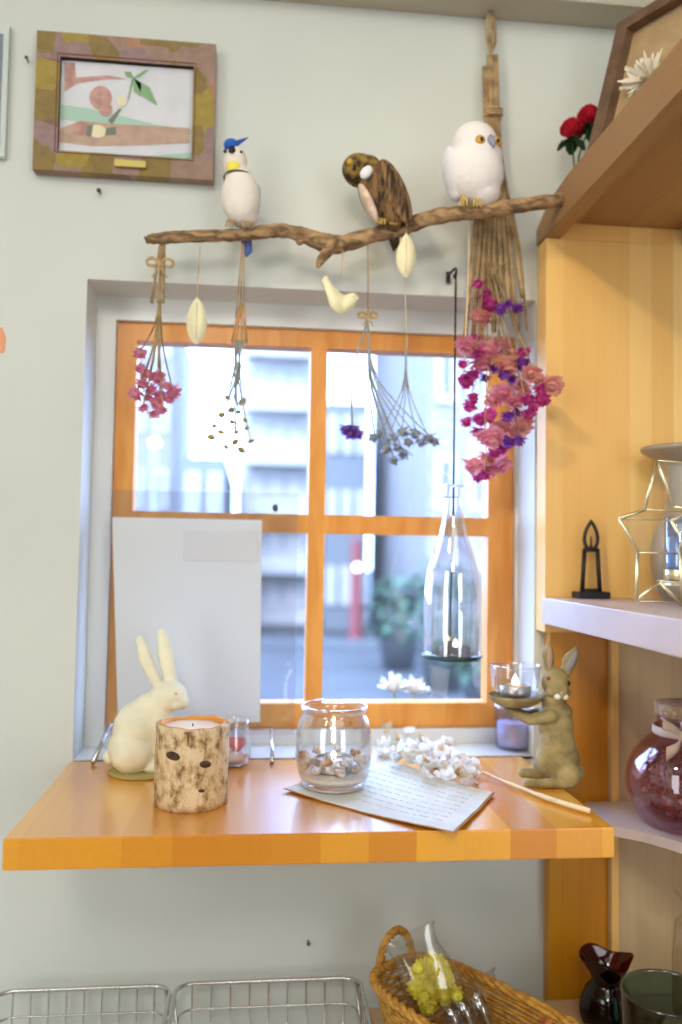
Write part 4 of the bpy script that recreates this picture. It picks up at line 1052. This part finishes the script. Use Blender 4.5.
def rib(pts_, w, name):
    bm = bmesh.new(); rows = []
    cs = [Vector(p) for p in smoothcurve(pts_, 5)]
    for i, p in enumerate(cs):
        k = i/(len(cs)-1); ww = w*(.35+.65*math.sin(PI*min(1, k*1.0+.02))) if name == 'ribbon_loop' else w*(.4+.6*k)
        rows.append([bm.verts.new(p+Vector((0, 0, -ww))), bm.verts.new(p+Vector((0, 0, ww))), bm.verts.new(p+Vector((0, .0008, ww))), bm.verts.new(p+Vector((0, .0008, -ww)))])
    for i in range(len(rows)-1):
        for j in range(4): bm.faces.new((rows[i][j], rows[i][(j+1) % 4], rows[i+1][(j+1) % 4], rows[i+1][j]))
    obj(name, bm, ribm, t)
rib([tuple(bc), tuple(bc+Vector((-12*s, -6*s, 8*s))), tuple(bc+Vector((-22*s, -3*s, 12*s)))], 6*s, 'ribbon_tail')
rib([tuple(bc), tuple(bc+Vector((-8*s, -6*s, -10*s))), tuple(bc+Vector((-20*s, -6*s, -17*s)))], 7*s, 'ribbon_tail')
rib([tuple(bc), tuple(bc+Vector((10*s, -8*s, 5*s))), tuple(bc+Vector((22*s, -3*s, 3*s))), tuple(bc+Vector((10*s, -2*s, -3*s))), tuple(bc)], 5*s, 'ribbon_loop')
obj('ribbon_knot', ell(bmesh.new(), bc, (4.5*s, 4*s, 4.5*s)), ribm, t)
random.seed(4)
bm = bmesh.new()
for i in range(650):
    z = random.uniform(10, 74); 
    rmax = 50*math.sqrt(max(0, 1-((z-44)/46)**2))-5
    a = random.uniform(0, 2*PI); rr = rmax*random.random()**.35
    d = (random.uniform(-1, 1), random.uniform(-1, 1), random.uniform(-1, 1))
    petal(bm, (rr*math.cos(a)*s, rr*math.sin(a)*s, z*s), d, (.1, .3, 1), random.uniform(.005, .009), .003, .5, 3, random.choice((0, 0, 1, 1, 2, 2, 3)))
pot = obj('potpourri', bm, [mat('wine_petals', (.36, .05, .09), .8), mat('brown_petals', (.40, .17, .09), .8), mat('buff_petals', (.60, .40, .28), .8), mat('rust_petals', (.50, .10, .03), .8)])
pot.location = base; tag(pot, 'dark red and brown dried potpourri petals filling the corked jar', 'potpourri', kind='stuff')

# ================================================================= TOP OF THE UNIT
TZ = 1.6762
fa = Vector((.420, -.10, TZ)); dirh = Vector((.48, -.87, 0)).normalized(); lean = .32
nrm = Vector((-dirh.y, dirh.x, 0)); nrm = -nrm if nrm.x > 0 else nrm      # faces left
upv = (Vector((0, 0, 1)) - nrm*lean).normalized()
t = thing('framed_picture', fa, 'dark brown box frame of dried white flowers leaning on the top shelf', 'picture')
# anchor so that its far top corner shows where the photograph has it
def fpnt(a, b_, d): return dirh*a + upv*b_ + nrm*d
Lf, Hf, wf = .36, .242, .018
bm = bmesh.new()
def fbox(bm, a0, a1, b0, b1, d0, d1, mi=0):
    t_ = bmesh.new(); bmesh.ops.create_cube(t_, size=1)
    for v in t_.verts: v.co = fpnt(a0+(v.co.x+.5)*(a1-a0), b0+(v.co.y+.5)*(b1-b0), d0+(v.co.z+.5)*(d1-d0))
    join(bm, t_, mi)
for q in ((0, wf, 0, Hf), (Lf-wf, Lf, 0, Hf), (wf, Lf-wf, 0, wf), (wf, Lf-wf, Hf-wf, Hf)): fbox(bm, *q, 0, .022)
obj('frame', bm, mat('dark_walnut', (.15, .085, .05), .5, var=.2, vscale=40), t, False)
bm = bmesh.new(); fbox(bm, wf-.002, Lf-wf+.002, wf-.002, Hf-wf+.002, .0, .006); obj('backing', bm, mat('kraft_backing', (.44, .30, .16), .8, var=.08), t, False)
random.seed(8)
for (ca, cb, rr, mm) in ((.060, .125, .036, (.82, .76, .64)), (.15, .135, .028, (.62, .55, .55)), (.26, .10, .03, (.75, .68, .56))):
    bm = bmesh.new()
    for k in range(60):
        a = random.uniform(0, 2*PI); e_ = random.uniform(.2, 1.3); d = fpnt(math.cos(a)*math.cos(e_), math.sin(a)*math.cos(e_), math.sin(e_)*.5)
        petal(bm, fpnt(ca, cb, .007), d, nrm, rr*random.uniform(.6, 1), rr*.10, .2, 3)
    obj('pressed_flower', bm, mat('pressed_petals', mm, .8), t)
    obj('pressed_stem', T([fpnt(ca, cb, .008), fpnt(ca-.01, wf+.004, .008)], .0012, 6), M['straw'], t)

t = thing('bud_vase', U(571, 187, Y=-.05), 'small clear bud vase beside the frame on top of the shelf unit', 'vase')
t.location = Vector((.415, -.055, TZ+.0008))
obj('vase', vessel(smoothcurve([(.010, 0), (.013, .006), (.012, .02), (.007, .03), (.008, .038)], 4), .0012, .002, 28), M['glass'], t)
rl = t.location
redm = fm('red_rose_petals', (.48, .0, .02), (.72, .02, .05)); gl = mat('rose_leaf', (.02, .09, .03), .6, var=.3)
for i, (x, y, lab) in enumerate(((572, 130, 'red artificial rose in the bud vase, left and lower of two'), (589, 117, 'red artificial rose in the bud vase, right and higher of two'))):
    tip = U(x, y, Y=-.055)
    t = thing('artificial_rose', rl+Vector((0, 0, .004)), lab, 'flower')
    h = tip-t.location
    obj('stem', T([(0, 0, 0), (h.x*.3, h.y*.3, h.z*.5), h-Vector((0, 0, .012))], .0011, 6), gl, t)
    bm = bmesh.new(); ell(bm, h, (.007, .007, .009), sub=2)
    for l in range(3):
        for k in range(6):
            a = 2*PI*k/6+l*.5; petal(bm, h+Vector((.004*math.cos(a), .004*math.sin(a), -.009)), (math.cos(a)*(.25+.2*l), math.sin(a)*(.25+.2*l), 1), (math.cos(a), math.sin(a), 0), .024-.003*l, .013, -.25+.15*l, 4)
    obj('bloom', bm, redm, t)
    for k in range(5):
        a = 2*PI*k/5+i
        bm = bmesh.new(); petal(bm, h+Vector((0, 0, -.013)), (math.cos(a), math.sin(a), -.5+.25*k*.3), (0, 0, 1), .022, .011, -.2, 4); obj('leaf', bm, gl, t)

# ================================================================= LOWER COUNTER
CZ = .52
t = thing('lower_counter', (0, -.3, 0), 'white counter with wire and wicker baskets below the table', 'counter')
obj('counter_top', B((-.75, -.62, CZ-.03), (1.2, -.002, CZ), .002), M['white'], t, False, True)
for x in (-.72, .2, 1.12): obj('side_board', B((x, -.60, 0), (x+.03, -.004, CZ-.03)), M['white'], t, False, True)
RZ = .6285
t = thing('display_riser', (.6, -.25, CZ), 'tan wooden riser box under the wicker basket', 'riser')
bx0 = U(365, 1005, Z=RZ).x
obj('top_board', B((bx0, -.50, RZ-.02), (.96, -.036, RZ), .001), M['greyw'], t, False, True)
for x in (bx0+.005, .93): obj('side_board', B((x, -.495, CZ), (x+.018, -.038, RZ-.02)), M['greyw'], t, False, True)

# wire baskets
def wire_basket(xa, xb, label, rimz, dep, first):
    bz = CZ+.002; yb0, yf = -.03, -.03-dep
    t = thing('wire_basket', ((xa+xb)/2, -.03-dep/2, bz), label, 'basket', None)
    L0 = t.location
    def rr(x0_, x1_, y0_, y1_, z, r, n=6):
        out_ = []
        for cx, cy_, a0 in ((x1_-r, y1_-r, 0), (x0_+r, y1_-r, PI/2), (x0_+r, y0_+r, PI), (x1_-r, y0_+r, 1.5*PI)):
            for i in range(n+1):
                a = a0+PI/2*i/n; out_.append(Vector((cx+r*math.cos(a), cy_+r*math.sin(a), z))-L0)
        return out_
    obj('rim', T(rr(xa, xb, yf, yb0, rimz, .022), .0026, 8, True), M['steel'], t)
    ins = .012
    obj('lower_ring', T(rr(xa+ins*.45, xb-ins*.45, yf+ins*.45, yb0-ins*.45, rimz-.028, .02), .0013, 6, True), M['steel'], t)
    obj('base_ring', T(rr(xa+ins, xb-ins, yf+ins, yb0-ins, bz+.002, .018), .0015, 6, True), M['steel'], t)
    n = 9
    for i in range(n):
        x = xa+.02+(xb-xa-.04)*i/(n-1); xl = x+(ins*.0)
        pts_ = [Vector((x, yb0, rimz)), Vector((x, yb0-ins, bz+.006)), Vector((x, yb0-ins-.004, bz+.002)), Vector((x, yf+ins+.004, bz+.002)), Vector((x, yf+ins, bz+.006)), Vector((x, yf, rimz))]
        obj('wire', T([p-L0 for p in pts_], .0013, 6), M['steel'], t)
    for i in range(9):
        y = yf+.02+(dep-.04)*i/8
        pts_ = [Vector((xa, y, rimz)), Vector((xa+ins, y, bz+.004)), Vector((xb-ins, y, bz+.004)), Vector((xb, y, rimz))]
        obj('wire', T([p-L0 for p in pts_], .0013, 6), M['steel'], t)
    if first is not None:
        # handle loop folded on the side
        x = first
        obj('handle', T([p-L0 for p in (Vector((x, -.045, rimz+.002)), Vector((x+.004, -.05, rimz-.03)), Vector((x+.006, -.09, rimz-.05)), Vector((x+.004, -.14, rimz-.03)), Vector((x, -.145, rimz+.002)))], .0024, 8), M['steel'], t)
rz_ = U(100, 988, Y=-.03).z
wire_basket(U(-4, 1000, Y=-.03).x, U(171, 988, Y=-.03).x, 'chrome wire basket in the bottom left corner of the photo', rz_, .30, U(171, 988, Y=-.03).x-.005)
wire_basket(U(176, 988, Y=-.03).x, U(359, 984, Y=-.03).x, 'chrome wire basket beside the wicker basket', rz_+.001, .30, U(359, 984, Y=-.03).x-.006)

# wicker basket
wz = .697
Aw = U(368, 988, Z=wz); Bw = U(428, 944, Z=wz)
ux_ = (U(585, 1024, Z=wz)-Bw); ux_.z = 0; ux_.normalize(); vx_ = Vector((-ux_.y, ux_.x, 0));
if vx_.y > 0: vx_ = -vx_
Wb, Lb = .125, .33
org = Vector((Bw.x-.003, min(Bw.y, -.03), RZ))
org.y = -.035
t = thing('wicker_basket', org+ux_*Lb/2+vx_*Wb/2+Vector((0, 0, .0005)), 'honey coloured oblong wicker basket with an arched end handle', 'basket')
L0 = t.location; wick = mat('wicker', (.46, .21, .025), .6, col2=(.70, .38, .07), vscale=120, bump=.4)
def oval(z, k, n=48, ph=0, amp=0, m=0):
    out_ = []
    for i in range(n):
        a = 2*PI*i/n; c_, s_ = math.cos(a), math.sin(a); e_ = 2/3.6
        px_ = (abs(c_)**e_)*math.copysign(1, c_)*Lb/2*k; py_ = (abs(s_)**e_)*math.copysign(1, s_)*Wb/2*k
        w = 1+amp*math.cos(m*a+ph)
        out_.append(ux_*px_*w+vx_*py_*w+Vector((0, 0, z+(amp*.08*math.sin(m*a+ph)))))
    return out_
hz_ = wz-RZ
bm = bmesh.new()
for j in range(13):
    z = .003+(hz_-.010)*j/12; tube(bm, oval(z, .84+.13*j/12, 120, PI*(j % 2), .012, 40), .0021, 6, True)
obj('woven_side', bm, wick, t)
bm = bmesh.new()
for k in range(3):
    pts_ = oval(hz_, 1.0, 150)
    pts2 = []
    for i, p in enumerate(pts_):
        a = 2*PI*i/150*22+k*2*PI/3; nr = Vector((p.x, p.y, 0)).normalized(); pts2.append(p+nr*.0035*math.cos(a)+Vector((0, 0, .0035*math.sin(a))))
    tube(bm, pts2, .0033, 7, True)
obj('rim', bm, wick, t)
obj('base', prism([(p.x, p.y) for p in oval(0, .84, 40)], .004, lambda a, b_, tt: Vector((a, b_, tt))), wick, t, False)
bm = bmesh.new()
for k in range(2):
    pts_ = []
    for i in range(40):
        u = i/39; a = PI*u; ph = u*40+k*PI
        p = ux_*(-Lb/2*.985) + vx_*(-.030+.0*u) + vx_*(.034*(1-math.cos(a))*.8) + Vector((0, 0, hz_-.004+.044*math.sin(a)))
        pts_.append(p+Vector((.0028*math.cos(ph), 0, .0028*math.sin(ph))))
    tube(bm, pts_, .0032, 7)
obj('handle', bm, wick, t)
# handle also at the near end
bm = bmesh.new()
pts_ = [ux_*(Lb/2*.985) + vx_*(-.03+.034*(1-math.cos(PI*i/20))*.8) + Vector((0, 0, hz_-.004+.044*math.sin(PI*i/20))) for i in range(21)]
tube(bm, pts_, .005, 8); obj('handle', bm, wick, t)

# bags in the basket
def bag(pc, w, h, d, label, lean_, fill, name='cellophane_bag', rotz=0, fillmat=None):
    t = thing(name, pc, label, 'bag', rot=(lean_[0], lean_[1], rotz))
    bm = bmesh.new(); rings = []
    n = 22
    for j, (k, z) in enumerate(((.55, 0), (.9, .06), (1, .3), (.95, .55), (.8, .78), (.9, .92), (1.02, 1.0))):
        dd = d*(1-.75*max(0, z-.5)*2)
        rings.append([bm.verts.new((w/2*k*math.cos(2*PI*i/n)*(1+.04*math.sin(5*i+j)), dd/2*k*math.sin(2*PI*i/n)*(1+.12*math.sin(3*i+2*j)), h*z)) for i in range(n)])
    for j in range(len(rings)-1):
        for i in range(n): bm.faces.new((rings[j][i], rings[j][(i+1) % n], rings[j+1][(i+1) % n], rings[j+1][i]))
    bm.faces.new(rings[0][::-1])
    obj('film', bm, M['film'], t)
    return t
yel = fm('yellow_petals', (.92, .76, .03), (1., .92, .16), 60, .35)
yc_ = U(431, 980, Y=-.150); b0_ = Vector((yc_.x+.016, -.150, yc_.z-.036))
t1 = bag(b0_, .066, .092, .034, 'clear cellophane bag of yellow dried flowers in the wicker basket', (-.15, -.45), None)
random.seed(6)
t2 = thing('dried_flower_pack', b0_+Vector((0, 0, .003)), 'yellow dried flowers inside the cellophane bag in the wicker basket', 'dried flowers', rot=(-.15, -.45, 0))
yb_p = None
for i in range(34):
    if yb_p is None: f_ = yb_p = obj('blossom', blossom(.0100, 10, 2, 1.5), yel, t2)
    else: f_ = yb_p.copy(); COL.objects.link(f_); f_.parent = t2
    f_.location = (random.uniform(-.020, .020), random.uniform(-.008, -.002), random.uniform(.010, .056)); f_.rotation_euler = (-1.5+random.uniform(-.7, .7), random.uniform(-.6, .6), random.uniform(0, 6)); f_.scale = [random.uniform(.8, 1.1)]*3
tubm = glass('shiny_film', (.88, .9, .95), .22, .7, .08)
for i, (x, y, lab) in enumerate(((458, 1008, 'clear film sleeve in the wicker basket, leftmost of three'), (474, 1000, 'clear film sleeve in the wicker basket, middle of three'), (492, 994, 'clear film sleeve in the wicker basket, rightmost of three'))):
    q = U(x, y, Y=-.17); t = thing('film_sleeve', (q.x+.012, -.175, RZ+.012), lab, 'sleeve', rot=(-.2, -.38, .2*i))
    hh = q.z-RZ-.004
    obj('sleeve', lathe([(.0075, 0), (.0085, .01), (.0085, hh*.7), (.0075, hh), (.0070, hh), (.0080, hh*.7), (.0080, .01), (.0070, 0), (.0075, 0)], 20), tubm, t)
    obj('dried_stem', T([(0, 0, .002), (.001, 0, hh*.85)], .002, 6), M['palestem'], t)
q = U(428, 960, Y=-.07)
t3 = bag(Vector((U(500, 1000, Y=-.12).x, -.115, RZ+.012)), .06, .062, .022, 'empty looking crinkled cellophane bag behind the film sleeves', (-.1, -.5), None)
q = U(548, 1022, Y=-.19); t = thing('orange_blossom', (q.x, q.y, RZ+.012), 'orange dried flower at the right end of the wicker basket', 'flower')
f_ = obj('bloom', blossom(.013, 10, 3, 1.5), fm('orange_petals', (.75, .25, .08), (.9, .5, .2)), t); f_.location = (0, 0, q.z-RZ-.012)
obj('stem', T([(0, 0, 0), (0, 0, q.z-RZ-.012)], .0015, 6), M['straw'], t)

# maroon vase
base = U(609, 1030, Z=RZ); base = Vector((U(607, 1020, Y=-.10).x, -.10, RZ)); s = pxs(-.10)
t = thing('vase', base, 'dark maroon glass vase with a wavy flared mouth', 'vase')
hv = U(607, 958, Y=-.10).z-RZ
def wv(r, z, a): return (r*(1+.10*math.sin(3*a+.8)*max(0, (z/hv-.7)/.3)), .004*math.sin(3*a+2.2)*max(0, (z/hv-.75)/.25))
obj('body', vessel(smoothcurve([(19*s, 0), (25*s, .006), (27*s, .022), (22*s, .042), (15.5*s, hv*.66), (17*s, hv*.78), (22*s, hv*.9), (26*s, hv)], 4), .0022, .004, 48, wob=wv), M['maroon'], t)
# teal bowl
yb2 = -.22; s = pxs(yb2); q = U(668, 992, Y=yb2); hb = q.z-RZ
t = thing('glass_bowl', (q.x, yb2, RZ), 'dark teal glass bowl in the bottom right corner', 'bowl')
obj('bowl', vessel(smoothcurve([(22*s, 0), (32*s, .004), (43*s, hb*.4), (46*s, hb*.85), (46.5*s, hb)], 4), .003, .005, 48), M['teal'], t)
q = U(672, 900, Y=-.12); 
t = thing('cellophane_packet', (U(700, 960, Y=-.10).x, -.095, RZ), 'tall clear cellophane packet at the lower right edge', 'bag')
bm = bmesh.new(); hh = q.z-RZ; n = 20; rings = []
for k, z in ((.8, 0), (1, .1), (1, .5), (.9, .75), (.35, .86), (.9, 1.)):
    rings.append([bm.verts.new((.032*k*math.cos(2*PI*i/n)*(1+.08*math.sin(4*i)), .02*k*math.sin(2*PI*i/n), hh*z)) for i in range(n)])
for j in range(len(rings)-1):
    for i in range(n): bm.faces.new((rings[j][i], rings[j][(i+1) % n], rings[j+1][(i+1) % n], rings[j+1][i]))
obj('film', bm, M['film'], t)

# ================================================================= LIGHT
def area(name, loc_, target, size, power, col, sizey=None):
    l = bpy.data.lights.new(name, 'AREA'); l.energy = power; l.color = col; l.size = size
    if sizey: l.shape = 'RECTANGLE'; l.size_y = sizey
    o = bpy.data.objects.new(name, l); COL.objects.link(o); o.location = loc_
    o.rotation_euler = (Vector(target)-Vector(loc_)).to_track_quat('-Z', 'Y').to_euler(); return o
area('ceiling_lamp', (-.3, -2.4, 2.35), (.1, 0, 1.25), .5, 17, (1, .95, .87))
area('fill_panel_left', (-1.5, -2.0, 1.25), (.1, 0, 1.05), .8, 18, (.96, .98, 1), 1.7)  # added soft fill for the lower wall, not a real window
area('fill_panel_right', (1.3, -2.9, 1.25), (0, 0, 1.0), .8, 18, (.96, .98, 1), 1.7)  # second added fill, set aside to keep its reflection off the acrylic
area('shop_ceiling_panel', (.2, -1.9, 2.47), (.2, -1.9, 0), 1.6, 10, (1, .96, .91))
sl = bpy.data.lights.new('track_spot', 'SPOT'); sl.energy = 40; sl.color = (1, .84, .58); sl.spot_size = R(38); sl.spot_blend = .7; sl.shadow_soft_size = .06
sp_ = bpy.data.objects.new('track_spot', sl); COL.objects.link(sp_); sp_.location = (-.75, -1.25, 2.4)
sp_.rotation_euler = (Vector((.56, -.1, 1.32))-Vector(sp_.location)).to_track_quat('-Z', 'Y').to_euler()
sun = bpy.data.lights.new('sun', 'SUN'); sun.energy = 4.5; sun.angle = R(25); sun.color = (.80, .88, 1)
so = bpy.data.objects.new('sun', sun); COL.objects.link(so); so.rotation_euler = Vector((.25, .8, -.55)).to_track_quat('-Z', 'Y').to_euler()
w = bpy.data.worlds.new('sky'); S.world = w; w.use_nodes = True
bg = w.node_tree.nodes['Background']; bg.inputs[0].default_value = (.385, .58, 1.0, 1); bg.inputs[1].default_value = 14.5

# ================================================================= CAMERA
cd = bpy.data.cameras.new('camera'); co = bpy.data.objects.new('camera', cd); COL.objects.link(co); S.camera = co
mtx = Matrix.Identity(4)
for i in range(3):
    mtx[i][0] = RT[i]; mtx[i][1] = UP[i]; mtx[i][2] = -FW[i]; mtx[i][3] = CAM[i]
co.matrix_world = mtx
cd.sensor_fit = 'VERTICAL'; cd.sensor_height = 36; cd.lens = FPX/1024*36; cd.clip_start = .02; cd.clip_end = 200
cd.dof.use_dof = True; cd.dof.focus_distance = .90; cd.dof.aperture_fstop = 2.2
S.view_settings.view_transform = 'Standard'; S.view_settings.look = 'None'; S.view_settings.gamma = 1; S.view_settings.use_curve_mapping = False
S.view_settings.exposure = 0.0
S.cycles.use_denoising = True
S.cycles.max_bounces = 10; S.cycles.transparent_max_bounces = 24; S.cycles.sample_clamp_indirect = 4
S.cycles.caustics_reflective = False; S.cycles.caustics_refractive = False
